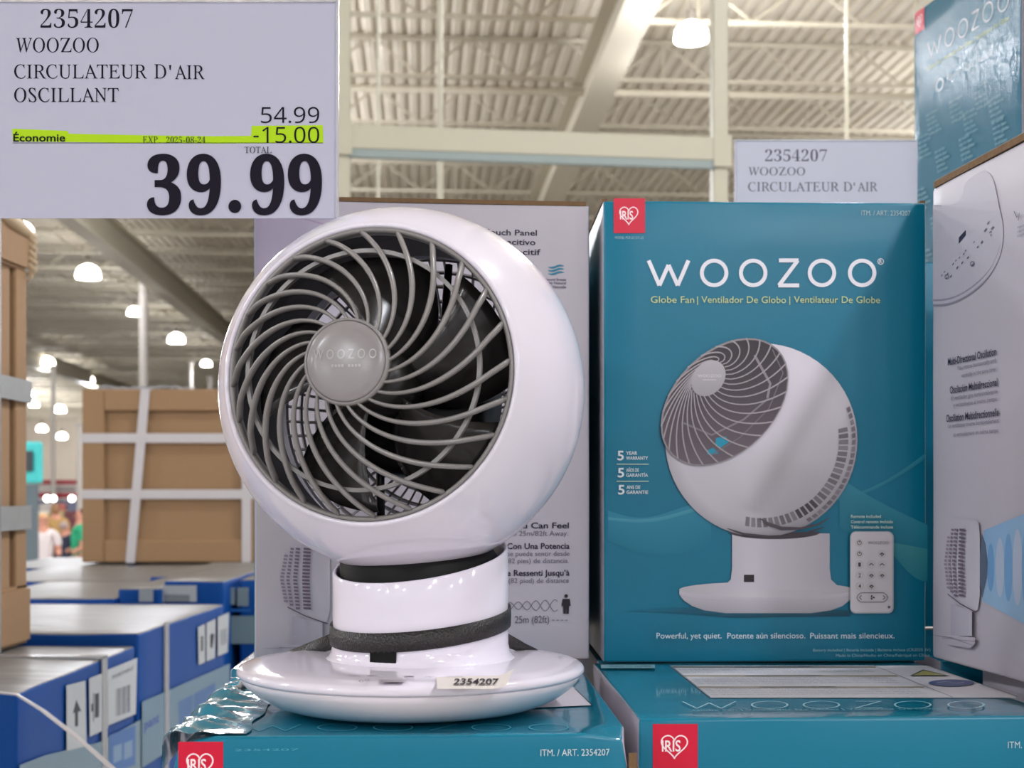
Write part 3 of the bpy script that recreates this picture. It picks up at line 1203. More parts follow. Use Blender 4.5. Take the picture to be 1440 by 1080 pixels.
def stext(s, x0, x1, yb0, h, c, st='plain'):
    p.text(s, x0, x1, yb0, h, c, st)
stext('Multi-Directional Oscillation', 1335, 1403, 514, 10, SK, 'bold')
stext('Fan rotates horizontally and', 1349, 1402, 520.5, 6, SG)
stext('vertically at the same time.', 1354, 1403, 531, 6, SG)
stext('Oscilación Multidireccional', 1338, 1405, 553.5, 10, SK, 'bold')
stext('El ventilador gira horizontalmente', 1340, 1405, 563, 6, SG)
stext('y verticalmente al mismo tiempo.', 1343, 1405, 572.5, 6, SG)
stext('Oscillation Multidirectionnelle', 1333, 1407, 593.5, 10, SK, 'bold')
stext('Le ventilateur tourne horizontalement', 1336, 1407, 602, 6, SG)
stext('et verticalement en même temps.', 1343, 1407, 614, 6, SG)
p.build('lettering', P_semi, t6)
# blue airflow picture
p.raw([p.uv(x, y) for x, y in ((1386, 746), (1440, 724), (1500, 700), (1384, 845), (1440, 876), (1500, 900))],
      [(150, 190, 224), (160, 196, 226), (160, 196, 226), (160, 196, 224), (166, 200, 226), (166, 200, 226)], [(0, 1, 4, 3), (1, 2, 5, 4)])
for x, w, h, c in ((1396, 5, 34, (120, 170, 214)), (1409, 6, 42, (188, 202, 220)), (1421, 6, 48, (128, 176, 218)), (1434, 7, 54, (196, 206, 222)), (1447, 7, 58, (128, 176, 218))):
    p.disc(x, 798, w, h, 0, c, n=24)
p.poly([(1384, 750), (1389, 765), (1392, 790), (1391, 812), (1384, 842), (1379, 800)], (96, 110, 130))
side_fan(p, 1333, 741, 47, 108, .95)
p.stroke([(1318, 893), (1345, 897), (1377, 908)], [.0002, .0014, .0002], (150, 142, 152))
p.build('fan_picture', P_semi, t6)
bm = bmesh.new()
bx(bm, (.004, -.0005, .3983), (.286, .005, .4035), Mx6)
bx(bm, (.004, .006, .399), (.286, .27, .402), Mx6)
obj('board_edge', bm, M_cardb2, t6)
bm = bmesh.new()
bx(bm, (-.004, .004, .4035), (.286, .275, .4065), Mx6)
obj('lid_flap', bm, mat('lid_grey', (120, 118, 112), .6), t6)

# ---- teal box high at the right, a row further back
o7 = at(1285, 19, 1.83)
U7 = Vector((.187, -.983, 0)).normalized()
V7 = Vector((-U7.y, U7.x, 0))
o7.z -= .398
t7 = thing('fan_box', 'teal fan box with glare, high at the right on the row behind', 'box', (o7.x, o7.y, o7.z), 0, 'retail boxes of the globe fan')
Mx7 = Matrix(((U7.x, V7.x, 0, o7.x), (U7.y, V7.y, 0, o7.y), (0, 0, 1, o7.z), (0, 0, 0, 1)))
bm = bmesh.new()
fs = carton(bm, .262, .281, .398, Mx7, amp=.0007, nseg=14, r=.003)
for nm, fl_ in fs.items():
    for f in fl_:
        f.material_index = {'front': 0, 'back': 0, 'left': 1, 'right': 1, 'top': 2, 'bottom': 3}[nm]
        f.smooth = True
obj('carton', bm, [M_tealrip, M_pale, M_tealtop, M_board_in], t7)
p = Panel(o7, U7, (0, 0, 1))


def w7(s, t):
    """pixel of panel metres (s along, t up)"""
    q = o7 + U7 * s + Vector((0, 0, t))
    return (720 + q.x / q.y * F, HY - (q.z - ZC) / q.y * F)


class Loc:
    """write on the panel in its own millimetres rather than pixels"""
    def __init__(s, pn):
        s.p = pn

    def uv(s, a, b):
        return a, b


class LPanel(Panel):
    def uv(s, x, y):       # x right in metres, y down from the top edge
        return x, .398 - y


lp = LPanel(o7, U7, (0, 0, 1))
lp.rect(.004, .001, .030, .031, (206, 24, 56))
heart_logo(lp, .004, .001, .030, .031, .0009, sq=False)
lp.build('red_logo', P_rip, t7)
woozoo(lp, .040, .236, .052, .076, .0022, (226, 234, 240))
lp.text('Globe Fan | Ventilador De Globo | Ventilateur De Globe', .040, .236, .090, .006, YE)
lp.disc(.072, .118, .011, .009, 0, (200, 222, 230), inner=.6)
lp.text('4 Speeds  Timer  Remote', .09, .20, .120, .010, (190, 215, 224))
for r_i, (y0, xs) in enumerate(((.150, (.035, .095, .155)), (.175, (.012, .13, .19)), (.205, (.06, .122, .2)), (.245, (.01, .075, .15, .205)), (.29, (.05, .11, .18)), (.33, (.02, .09, .15)))):
    for x in xs:
        for k in range(5):
            ww = .034 - .004 * ((k * 7 + r_i) % 4)
            lp.text(('quiet circulation', 'for all rooms', 'year round use', 'easy to clean', 'white globe')[(k + r_i) % 5], x + .002 * k, x + .002 * k + ww, y0 + k * .0068, .0042, (122, 176, 192), 'bold')
lp.build('lettering', P_rip, t7)
# neighbour with a pale side, right of it
b8 = Mx7 @ Vector((.262 + .006, .0, 0))
t8 = thing('fan_box', 'pale box sliver beside the glaring teal box, at the picture edge', 'box', tuple(b8), 0, 'retail boxes of the globe fan')
bm = bmesh.new()
fs = carton(bm, .281, .29, .398, Matrix(((U7.x, V7.x, 0, b8.x), (U7.y, V7.y, 0, b8.y), (0, 0, 1, b8.z), (0, 0, 0, 1))), nseg=6)
obj('carton', bm, [M_pale], t8)

# ---- second row: boxes under the upright ones; two behind added to darken the gaps
for lb, x_, y_, yw_, up in (('teal box of the lower layer under the white sided box behind the fan', -.235, 1.127, 2.6, 0), ('teal box of the lower layer under the upright teal box', .075, 1.183, 1.6, 0),
                        ('teal box of the lower layer under the right white sided box', .375, 1.183, 0, 0), ('box added to darken the gap between the two upright boxes', -.075, 1.478, 1.8, 1),
                        ('box added to darken the slit right of the upright teal box', .335, 1.474, 0, 1)):
    o_ = (x_, y_, TOP - BH if not up else TOP + .0008)
    fan_box(lb, o_, R_(yw_), nseg=6)

# ---------------------------------------------------------------- price cards
def card(corners_px, d, label, m_card, thick=.0008):
    (x0, y0), (x1, y1) = corners_px
    a, b = at(x0, y1, d), at(x1, y0, d)
    t = thing('price_sign', label, 'price sign', (a.x, d, a.z), 0)
    bm = bmesh.new()
    bx(bm, (a.x, d, a.z), (b.x, d + thick, b.z), None)
    obj('card', bm, m_card, t)
    return t, Panel(Vector((a.x, d, a.z)), (1, 0, 0), (0, 0, 1)), a, b


M_card = mat('white_card', (186, 186, 203), .55, spec=.25)
M_clear = mat('clear_plastic_edge', (205, 205, 212), .15, alpha=.55)
ts, p, a, b = card(((-14, 3), (473, 307)), 1.02, 'large white price card at top left showing 39.99 under a yellow-green highlight', M_card)
p.h = .00005
INK = (24, 20, 34)
GR = (176, 216, 34)
p.poly([(17, 181), (95, 184), (97, 188), (190, 190), (300, 191.5), (353, 191), (354, 177), (454, 176), (455, 201), (300, 202), (18, 199)], GR)
p.rect(18, 200.6, 454, 201.5, (60, 66, 40))
p.text('2354207', 57, 187, 39.5, 27, INK, 'serifdigit')
p.text('WOOZOO', 22, 139, 73.5, 20.5, INK, 'serif')
def mixed(words, x0, x1, yb, h):
    """capitals; the apex letter taken from the upright alphabet"""
    p.text(words, x0, x1, yb, h, INK, 'serif')
mixed('CIRCULATEUR', 20, 207, 110.5, 20)
mixed('D', 217, 234, 110.5, 20)
p.poly([(237.8, 91.5), (241, 91.5), (240.2, 98.5), (238.8, 98.5)], INK)
mixed('AIR', 246, 288, 111.5, 20)
mixed('OSCILLANT', 20, 167, 143.5, 20)
p.text('54.99', 367, 449, 173, 22.5, INK, 'sans')
p.text('15.00', 369, 449, 201, 22.5, INK, 'sans')
p.rect(356.5, 191, 364, 193.2, INK)
p.text('Économie', 19, 92, 199, 10.6, (18, 20, 30), 'bold')
p.text('EXP.', 201, 225, 201.5, 9.5, (56, 62, 50), 'serif')
p.text('2025', 234, 256, 201.5, 9.2, (56, 62, 50), 'serifdigit')
p.text('08', 262, 273, 201.5, 9.2, (56, 62, 50), 'serifdigit')
p.text('24', 278, 289, 201.5, 9.2, (56, 62, 50), 'serifdigit')
for x in (257.5, 274):
    p.rect(x, 198, x + 3.4, 198.9, (56, 62, 50))
p.text('TOTAL', 344, 382, 215.5, 9, (50, 48, 62), 'serif')
p.text('3', 207, 255, 300.5, 84, INK, 'serifbold')
p.text('9', 263, 311, 300.5, 84, INK, 'serifbold')
p.disc(330.5, 290.5, 9, 9.3, 0, INK, n=28)
p.text('9', 352, 400, 300.5, 84, INK, 'serifbold')
p.text('9', 405, 453, 300.5, 84, INK, 'serifbold')
p.build('printed_text', P_matt, ts)
bm = bmesh.new()
bx(bm, (b.x - .0005, 1.0185, a.z), (b.x + .0018, 1.0225, b.z + .0008))
bx(bm, (a.x, 1.0185, b.z - .0002), (b.x + .0018, 1.0225, b.z + .0018))
obj('plastic_holder', bm, M_clear, ts)
bm = bmesh.new()
for fx in (.12, .88):
    x = a.x + (b.x - a.x) * fx
    tube(bm, [(x, 1.0235, b.z - .004), (x, 1.0235, b.z + .9), (x, 1.03, HR - 1)], .0006, 6)
obj('hanging_wire', bm, M_cream, ts)

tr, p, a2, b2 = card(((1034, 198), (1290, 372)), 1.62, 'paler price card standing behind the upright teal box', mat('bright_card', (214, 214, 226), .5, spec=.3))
p.h = .0001
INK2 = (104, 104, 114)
p.text('2354207', 1076, 1163, 227, 17, INK2, 'serifdigit')
p.text('WOOZOO', 1052, 1132, 246.5, 11.5, INK2, 'serif')
p.text('CIRCULATEUR', 1052, 1180, 269, 13, INK2, 'serif')
p.text('D', 1186, 1198, 269, 13, INK2, 'serif')
p.rect(1200.5, 256.5, 1202, 261, INK2)
p.text('AIR', 1206, 1234, 269, 13, INK2, 'serif')
p.build('printed_text', P_matt, tr)
bm = bmesh.new()
tube(bm, [((a2.x + b2.x) / 2, 1.630, TOP + BH + .008), ((a2.x + b2.x) / 2, 1.630, b2.z - .02)], .005, 10)
lathe(bm, [(0, 0), (.05, 0), (.05, .005), (.01, .008), (0, .008)], Matrix.Translation(((a2.x + b2.x) / 2, 1.630, TOP + BH + .003)), 24)
obj('stand', bm, M_cream, tr)
bm = bmesh.new()
bx(bm, (a2.x - .001, 1.6185, a2.z), (a2.x + .001, 1.623, b2.z + .001))
bx(bm, (a2.x, 1.6185, b2.z - .0005), (b2.x, 1.623, b2.z + .0012))
obj('plastic_holder', bm, M_clear, tr)

# ---------------------------------------------------------------- the globe fan
FX, FY = -.069, .931            # centre of the foot
CX, CY = -.0635, .940           # centre of the column
GR_ = .1247
GC = Vector((-.0749, .93, ZC + .0698))
nrm = Vector((-.2, -.977, .077)).normalized()
xa = Vector((0, 0, 1)).cross(nrm).normalized()
xa = -xa                         # points to the viewer's right
ya = nrm.cross(xa).normalized()
if ya.z < 0:
    ya = -ya
if xa.x < 0:
    xa = -xa
GM = Matrix(((xa.x, ya.x, nrm.x, GC.x), (xa.y, ya.y, nrm.y, GC.y), (xa.z, ya.z, nrm.z, GC.z), (0, 0, 0, 1)))
fan = thing('globe_fan', 'white globe fan on display with grey swirl grille and black band on its column', 'fan', (FX, FY, TOP + .001))
Z0 = TOP + .0012
AO = .0962                        # opening radius
t0 = math.asin(AO / GR_)
bm = bmesh.new()
prof = []
t_end = R_(118)
for i in range(41):
    t = t0 + .018 + (t_end - t0 - .018) * i / 40
    prof.append((GR_ * math.sin(t), GR_ * math.cos(t)))
prof = [(AO - .0022, GR_ * math.cos(t0) - .006), (AO - .0024, GR_ * math.cos(t0) - .0008), (AO - .0012, GR_ * math.cos(t0) + .0006), (AO + .0006, GR_ * math.cos(t0) - .0002)] + prof
rin = GR_ - .0028
for i in range(21):
    t = t_end - (t_end - t0 - .05) * i / 20
    prof.append((rin * math.sin(t), rin * math.cos(t)))
lathe(bm, prof, GM, 128, close=True)
obj('globe_shell', bm, M_white, fan, True)
# rear grille: open lattice of white bars, shade put into their grey colour
bm = bmesh.new()
for j in range(9):
    t = R_(119 + j * 6.2)
    r_, z_ = (GR_ - .0015) * math.sin(t), (GR_ - .0015) * math.cos(t)
    lathe(bm, [(r_ + .0015, z_), (r_, z_ + .0012), (r_ - .0015, z_), (r_, z_ - .0012)], GM, 64, close=True)
for i in range(60):
    a = 2 * PI * i / 60
    pts = []
    for j in range(8):
        t = R_(118 + j * 7.4)
        pts.append(GM @ Vector(((GR_ - .0015) * math.sin(t) * math.cos(a), (GR_ - .0015) * math.sin(t) * math.sin(a), (GR_ - .0015) * math.cos(t))))
    tube(bm, pts, .0011, 4)
lathe(bm, [(0, -GR_), (.02, -GR_ + .0015), (.024, -GR_ + .006), (0, -GR_ + .006)], GM, 32)
rg = obj('rear_grille', bm, mat('shaded_grille_plastic', (134, 130, 134), .4), fan)
# dark duct inside
bm = bmesh.new()
zo = GR_ * math.cos(t0)
lathe(bm, [(AO - .0026, zo - .003), (AO - .003, zo - .010), (AO + .001, zo - .03), (AO + .006, zo - .06), (AO + .008, zo - .115), (AO + .010, zo - .115), (AO + .0085, zo - .06), (AO + .0035, zo - .03), (AO - .0005, zo - .010)], GM, 96, close=True)
obj('air_duct', bm, mat('duct_black', (20, 19, 19), .55, spec=.2), fan, True)
# grey rim ring of the grille
bm = bmesh.new()
lathe(bm, [(AO - .0027, zo + .0002), (AO - .0048, zo + .0006), (AO - .0058, zo - .002), (AO - .0056, zo - .008), (AO - .0027, zo - .010)], GM, 128, close=True)
obj('grille_rim', bm, M_grey, fan, True)
# swirl ribs
NR = 24
RH = .0255
bm = bmesh.new()
pts, rads, ups = [], [], []
for k in range(27):
    q = k / 26
    r_ = RH * .92 + (AO - .0062 - RH * .92) * q
    s_ = r_ / AO - .26
    th = 2.10 * s_ - .68 * s_ * s_
    z_ = math.sqrt(GR_ ** 2 - r_ ** 2) - .0012 - .0016 * q - .0045 * max(0, q - .88) / .12
    pts.append(GM @ Vector((r_ * math.cos(th), r_ * math.sin(th), z_)))
    rads.append(.00095 + .00075 * min(1, q * 1.8))
tube(bm, pts, rads, 10, flat=1.75, up=nrm)
rib0 = obj('grille_rib', bm, M_grey, fan, True)
RM = lambda a: GM @ Matrix.Rotation(a, 4, 'Z') @ GM.inverted()
for i in range(1, NR):
    o = rib0.copy()
    COL.objects.link(o)
    o.matrix_parent_inverse = rootmat(fan).inverted()
    o.matrix_basis = RM(2 * PI * i / NR)
# support ring behind the ribs
bm = bmesh.new()
zr = math.sqrt(GR_ ** 2 - (.073) ** 2) - .0085
lathe(bm, [(.0738, zr + .001), (.0764, zr + .001), (.0764, zr - .003), (.0738, zr - .003)], GM, 96, close=True)
obj('support_ring', bm, M_grey, fan)
# hub cap
bm = bmesh.new()
lathe(bm, [(0, GR_ + .0016), (.010, GR_ + .0014), (.018, GR_ + .0007), (.0236, GR_ - .0004), (.0245, GR_ - .0012), (.0245, GR_ - .006), (0, GR_ - .006)], GM, 96)
obj('hub_cap', bm, M_hub, fan, True)
bm = bmesh.new()
lathe(bm, [(.0248, GR_ - .0012), (.0258, GR_ - .0012), (.0268, GR_ - .0026), (.0266, GR_ - .008), (.0248, GR_ - .008)], GM, 96, close=True)
obj('hub_rim', bm, M_grey, fan, True)
hp = Panel(GM @ Vector((0, 0, GR_ + .0014)), xa, ya)
hp.h = .0001
hp.uv = lambda x, y: (x, y)
vs, fs_ = glyphs('W O O Z O O', 'plain')
kx = .0395 / (max(v[0] for v in vs) - min(v[0] for v in vs))
x_0 = min(v[0] for v in vs)
bm = bmesh.new()
vv = [bm.verts.new(GM @ Vector((-.0198 + (x - x_0) * kx, .0010 + y * .0085, 0))) for x, y in vs]
fan_z = lambda x, y: GR_ + .0017 - (x * x + y * y) * 2.2
for v in vv:
    l = GM.inverted() @ v.co
    v.co = GM @ Vector((l.x, l.y, fan_z(l.x, l.y) + .0001))
for f in fs_:
    bm.faces.new([vv[i] for i in f])
for i in range(9):
    l0 = -.008 + i * .0021
    if i == 4:
        continue
    q = [bm.verts.new(GM @ Vector((x, y, fan_z(x, y) + .0001))) for x, y in ((l0, -.0040), (l0 + .0014, -.0040), (l0 + .0014, -.0024), (l0, -.0024))]
    bm.faces.new(q)
o = obj('embossed_lettering', bm, mat('embossed_grey', (182, 178, 176), .2), fan)
# blades and motor
bm = bmesh.new()
lathe(bm, [(0, .062), (.012, .061), (.020, .054), (.022, .044), (.022, .004), (0, .004)], GM, 48)
obj('blade_hub', bm, M_dark, fan, True)
bm = bmesh.new()
for side in (0, 1):
    pass
nr_, na = 10, 8
grid = []
for i in range(nr_ + 1):
    row = []
    r_ = .019 + (.086 - .019) * i / nr_
    for j in range(na + 1):
        s_ = j / na - .5
        wid = R_(66) * (1 - .25 * i / nr_)
        th = s_ * wid + .5 * i / nr_
        z_ = .034 + s_ * (.040 - .012 * i / nr_) + .006 * math.cos(s_ * PI)
        row.append(GM @ Vector((r_ * math.cos(th), r_ * math.sin(th), z_)))
    grid.append(row)
for off in (0, -.0018):
    gv = [[bm.verts.new(c + nrm * off) for c in row] for row in grid]
    for i in range(nr_):
        for j in range(na):
            bm.faces.new((gv[i][j], gv[i + 1][j], gv[i + 1][j + 1], gv[i][j + 1]))
    if off == 0:
        g0 = gv
for i in range(nr_):
    for j in (0, na):
        bm.faces.new((g0[i][j], g0[i + 1][j], gv[i + 1][j], gv[i][j]))
for j in range(na):
    for i in (0, nr_):
        bm.faces.new((g0[i][j], g0[i][j + 1], gv[i][j + 1], gv[i][j]))
M_blade = mat('charcoal_blade', (52, 49, 48), .22)
bl = obj('fan_blade', bm, M_blade, fan, True)
for i in range(1, 5):
    o = bl.copy()
    COL.objects.link(o)
    o.matrix_basis = RM(2 * PI * i / 5)
    o.matrix_parent_inverse = rootmat(fan).inverted()
bm = bmesh.new()
lathe(bm, [(0, .0), (.050, .0), (.056, -.006), (.058, -.055), (.045, -.07), (0, -.07)], GM, 48)
obj('motor_housing', bm, M_dark, fan, True)
bm = bmesh.new()
for i in range(8):
    a = 2 * PI * i / 8 + .2
    tube(bm, [GM @ Vector((.040 * math.cos(a), .040 * math.sin(a), -.02)), GM @ Vector((.098 * math.cos(a + .35), .098 * math.sin(a + .35), -.03))], .003, 6)
obj('motor_strut', bm, M_dark, fan, True)

# foot: bowl and lid
bm = bmesh.new()
FM = Matrix.Translation((FX, FY, Z0))
lathe(bm, [(0, .0008), (.080, .0008), (.0875, .0018), (.096, .0046), (.1035, .0086), (.1095, .0130), (.1140, .0176), (.1160, .0212), (.1155, .0222), (.112, .0224), (0, .0224)], FM, 128)
obj('foot_bowl', bm, M_white2, fan, True)
bm = bmesh.new()
lathe(bm, [(0, .0222), (.1150, .0222), (.1172, .0226), (.1186, .0242), (.1184, .0264), (.1172, .0280), (.1150, .0290), (.100, .0305), (.070, .0318), (0, .0325)], FM, 128)
obj('foot_lid', bm, M_white, fan, True)
bm = bmesh.new()
for a in range(4):
    lathe(bm, [(0, -.001), (.008, -.001), (.009, 0), (.009, .004), (0, .004)],
          Matrix.Translation((FX + .06 * math.cos(a * PI / 2 + .7), FY + .06 * math.sin(a * PI / 2 + .7), Z0)), 16)
obj('rubber_pad', bm, M_black, fan, True)
# column with slanted mouth
bm = bmesh.new()
N = 96
rows = []
RC = .0608


def zmouth(x, y):
    return .1005 + .13 * x + .20 * min(y, .02)


def ring(r, zf):
    return [bm.verts.new(Vector((CX + r * math.cos(2 * PI * i / N), CY + r * math.sin(2 * PI * i / N), Z0 + zf(r * math.cos(2 * PI * i / N), r * math.sin(2 * PI * i / N))))) for i in range(N)]


cols_ = [ring(.0700, lambda x, y: .0305), ring(.0665, lambda x, y: .0312), ring(.0638, lambda x, y: .0330), ring(.0620, lambda x, y: .0362), ring(.0611, lambda x, y: .041),
         ring(RC, lambda x, y: .055), ring(RC, lambda x, y: .075), ring(RC, lambda x, y: zmouth(x, y) - .0012), ring(RC - .0005, lambda x, y: zmouth(x, y) - .0003),
         ring(RC - .0014, zmouth), ring(RC - .0024, lambda x, y: zmouth(x, y) - .0006), ring(RC - .0027, lambda x, y: zmouth(x, y) - .004), ring(RC - .0027, lambda x, y: .07), ring(.02, lambda x, y: .07)]
for a_, b_ in zip(cols_, cols_[1:]):
    for i in range(N):
        bm.faces.new((a_[i], a_[(i + 1) % N], b_[(i + 1) % N], b_[i]))
bm.faces.new(cols_[-1])
obj('column', bm, M_white, fan, True)
bm = bmesh.new()
lathe(bm, [(0, .06), (.050, .062), (.0560, .07), (.0560, .098), (.050, .107), (0, .107)], Matrix.Translation((CX, CY, Z0)), 64)
obj('tilt_joint', bm, M_black, fan, True)


# infrared window on the column front
def on_column(bm, az, z0_, z1_, half, r, seg=8, thick=.0015):
    ra = [(CX + rr * math.sin(a), CY - rr * math.cos(a)) for rr in (r, r - thick) for a in [az - half + 2 * half * i / seg for i in range(seg + 1)]]
    V = [[bm.verts.new((x, y, Z0 + z)) for x, y in ra] for z in (z0_, z1_)]
    n_ = seg + 1
    for i in range(seg):
        bm.faces.new((V[0][i], V[0][i + 1], V[1][i + 1], V[1][i]))
        bm.faces.new((V[0][n_ + i], V[0][n_ + i + 1], V[1][n_ + i + 1], V[1][n_ + i]))
        for k in (0, 1):
            bm.faces.new((V[k][i], V[k][i + 1], V[k][n_ + i + 1], V[k][n_ + i]))
    for i in (0, seg):
        bm.faces.new((V[0][i], V[1][i], V[1][n_ + i], V[0][n_ + i]))


bm = bmesh.new()
on_column(bm, R_(-19.5), .0345, .046, R_(8.6), .0628)
obj('infrared_window', bm, M_blackgloss, fan)
# touch marks on the lid
ZL = Z0 + .0309
kp = Panel((FX, FY, ZL), (1, 0, 0), (0, 1, 0))
GK = (120, 114, 122)
kp.rect(533, 956.2, 568, 959.8, (170, 162, 168))
kp.disc(508, 958.5, 3.2, 1.6, 0, GK, inner=.7, n=14)
kp.text('4 8', 503, 506, 959.8, 3, GK)
kp.disc(516, 957.5, 3.2, 1.5, 0, GK, inner=.7, n=14)
kp.rect(568, 951.5, 582, 952.2, (150, 144, 150))
kp.stroke([(597, 953.5), (602, 951.5), (606, 953.5)], .0008, GK)
kp.stroke([(630, 953), (634, 951.2), (638, 953), (642, 951.4), (650, 952.8)], .0008, GK)
kp.rect(490, 950.5, 504, 951.1, (160, 154, 160))
kp.rect(515, 950.5, 527, 951.1, (160, 154, 160))
kp.build('touch_keys', P_semi, fan)
# paper sticker with a lifted right end
sp = Panel((FX, FY, Z0 + .0300), (1, 0, 0), (0, 1, 0))
bm = bmesh.new()
A0, A1 = (613, 953.5), (723, 951.5)
B0, B1 = (615, 970.5), (712, 971)
ns = 10
gv = []
for i in range(ns + 1):
    t = i / ns
    lift = max(0, t - .78) / .22
    row = []
    for (c0_, c1_), ext in (((A0, A1), .0042), ((B0, B1), .0018)):
        px = c0_[0] + (c1_[0] - c0_[0]) * t
        py = c0_[1] + (c1_[1] - c0_[1]) * t
        u_, v_ = sp.uv(px, py)
        row.append(Vector((FX + u_, FY + v_, Z0 + .0302 + .0006 + ext * lift ** 1.6)))
    row.insert(1, (row[0] + row[1]) / 2 + Vector((0, 0, .0003)))
    gv.append([bm.verts.new(c) for c in row])
for i in range(ns):
    for k in range(2):
        bm.faces.new((gv[i][k], gv[i + 1][k], gv[i + 1][k + 1], gv[i][k + 1]))
st = obj('price_sticker', bm, mat('sticker_paper', (226, 218, 210), .6), fan, True)
sp.h = .0017
sp.text('2354207', 637, 701, 966.5, 8.5, (50, 44, 48), 'bold')
sp.build('sticker_digits', P_matt, st)

# ---------------------------------------------------------------- black security strap round the column
M_web = mat('woven_black_strap', (34, 31, 30), .42)
nt = M_web.node_tree
tc = nt.nodes.new('ShaderNodeTexCoord')
mp = nt.nodes.new('ShaderNodeMapping')
mp.inputs['Scale'].default_value = (700, 700, 700)
vz = nt.nodes.new('ShaderNodeTexVoronoi')
vz.inputs['Scale'].default_value = 1.0
bp = nt.nodes.new('ShaderNodeBump')
bp.inputs['Strength'].default_value = .9
bp.inputs['Distance'].default_value = .0006
nt.links.new(tc.outputs['Object'], mp.inputs[0])
nt.links.new(mp.outputs[0], vz.inputs['Vector'])
nt.links.new(vz.outputs['Distance'], bp.inputs['Height'])
nt.links.new(bp.outputs[0], nt.nodes['Principled BSDF'].inputs['Normal'])
sb = thing('security_strap', 'black woven security strap looped round the white fan column', 'strap', (CX, CY, TOP + .05))
bm = bmesh.new()
N = 96
R0, R1 = .0616, .0628
V = []
for i in range(N):
    a = 2 * PI * i / N
    x_, y_ = math.cos(a), math.sin(a)
    zc = Z0 + .0548 + .092 * x_ * R0 + .09 * (y_ * R0)
    V.append([bm.verts.new((CX + r_ * x_, CY + r_ * y_, zc + z_)) for r_, z_ in ((R1, -.0064), (R1 + .0002, 0), (R1, .0064), (R0, .0064), (R0, -.0064))])
for i in range(N):
    A, B = V[i], V[(i + 1) % N]
    for k in range(5):
        bm.faces.new((A[k], A[(k + 1) % 5], B[(k + 1) % 5], B[k]))
obj('loop', bm, M_web, sb, True)


def ribbon(path, hts, name, m, parent, th=.001):
    bm = bmesh.new()
    pts = [Vector(q) for q in path]
    rows = []
    for i, q in enumerate(pts):
        t = (pts[min(i + 1, len(pts) - 1)] - pts[max(i - 1, 0)]).normalized()
        h, tilt = hts[i]
        side = Vector((t.y, -t.x, 0)).normalized()
        upv = (Vector((0, 0, 1)) * math.cos(tilt) + side * math.sin(tilt)) * h / 2
        nn = t.cross(upv).normalized() * th / 2
        rows.append([bm.verts.new(q + upv + nn), bm.verts.new(q + upv - nn), bm.verts.new(q - upv - nn), bm.verts.new(q - upv + nn)])
    for a, b in zip(rows, rows[1:]):
        for k in range(4):
            bm.faces.new((a[k], a[(k + 1) % 4], b[(k + 1) % 4], b[k]))
    bm.faces.new(rows[0])
    bm.faces.new(rows[-1])
    return obj(name, bm, m, parent, True)


ribbon([at(470, 901, .965), at(440, 911, .985), at(405, 923, 1.0), at(375, 938, 1.012), at(350, 957, 1.015), at(333, 972, .995), at(318, 985, .955), at(300, 1001, .906), at(288, 1012, .872)],
       [(.0122, .1), (.011, .3), (.010, .6), (.009, .9), (.008, 1.2), (.007, 1.35), (.006, 1.4), (.006, 1.5), (.006, 1.5)], 'tail', M_web, sb)
ribbon([at(712, 900, .965), at(735, 911, .985), at(760, 921, 1.02), at(790, 929, 1.075), at(812, 934, 1.11)],
       [(.0100, .3), (.008, .8), (.007, 1.1), (.006, 1.3), (.006, 1.4)], 'tail', M_web, sb)

# ---------------------------------------------------------------- framed cartons with straps
def framed_carton(label, o, w, dd, h, yaw, fw, straps_v, straps_h, sw, m_st, inner_split=None):
    t = thing('framed_carton', label, 'carton', o, yaw, 'tall brown cartons bound with straps')
    M = Matrix.Translation(o) @ Matrix.Rotation(yaw, 4, 'Z')
    bm = bmesh.new()
    bx(bm, (.012, .022, .012), (w - .012, dd - .012, h - .012), M, .004)
    obj('inner_panel', bm, M_cardb, t)
    for lo, hi in (((0, 0, 0), (fw, .05, h)), ((w - fw, 0, 0), (w, .05, h)), ((fw, .001, 0), (w - fw, .05, fw)), ((fw, .001, h - fw), (w - fw, .05, h))):
        bm = bmesh.new()
        bx(bm, lo, hi, M, .006)
        obj('frame_board', bm, M_cardb, t)
    for lo, hi in (((0, .05, 0), (fw, dd, fw)), ((w - fw, .05, 0), (w, dd, fw)), ((0, .05, h - fw), (fw, dd, h)), ((w - fw, .05, h - fw), (w, dd, h)),
                   ((0, dd - fw, fw), (.02, dd, h - fw)), ((w - .02, dd - fw, fw), (w, dd, h - fw))):
        bm = bmesh.new()
        bx(bm, lo, hi, M, .005)
        obj('edge_board', bm, M_cardb, t)
    for z, lean in straps_h:
        bm = bmesh.new()
        for lo, hi in (((-.002, -.0025, z - sw / 2), (w + .002, -.0005, z + sw / 2)), ((w + .0005, -.0025, z - sw / 2), (w + .0025, dd, z + sw / 2)), ((-.0025, -.0025, z - sw / 2), (-.0005, dd, z + sw / 2))):
            bx(bm, lo, hi, M)
        obj('strap', bm, m_st, t)
    for x_, lean in straps_v:
        bm = bmesh.new()
        vs = bx(bm, (x_ - sw / 2, -.004, -.001), (x_ + sw / 2, -.0026, h + .002))
        for v in vs:
            v.co.x += lean * (v.co.z / h)
            v.co = M @ v.co
        bx(bm, (x_ - sw / 2 + lean, -.004, h + .0005), (x_ + sw / 2 + lean, dd, h + .002), M)
        obj('strap', bm, m_st, t)
    return t, M


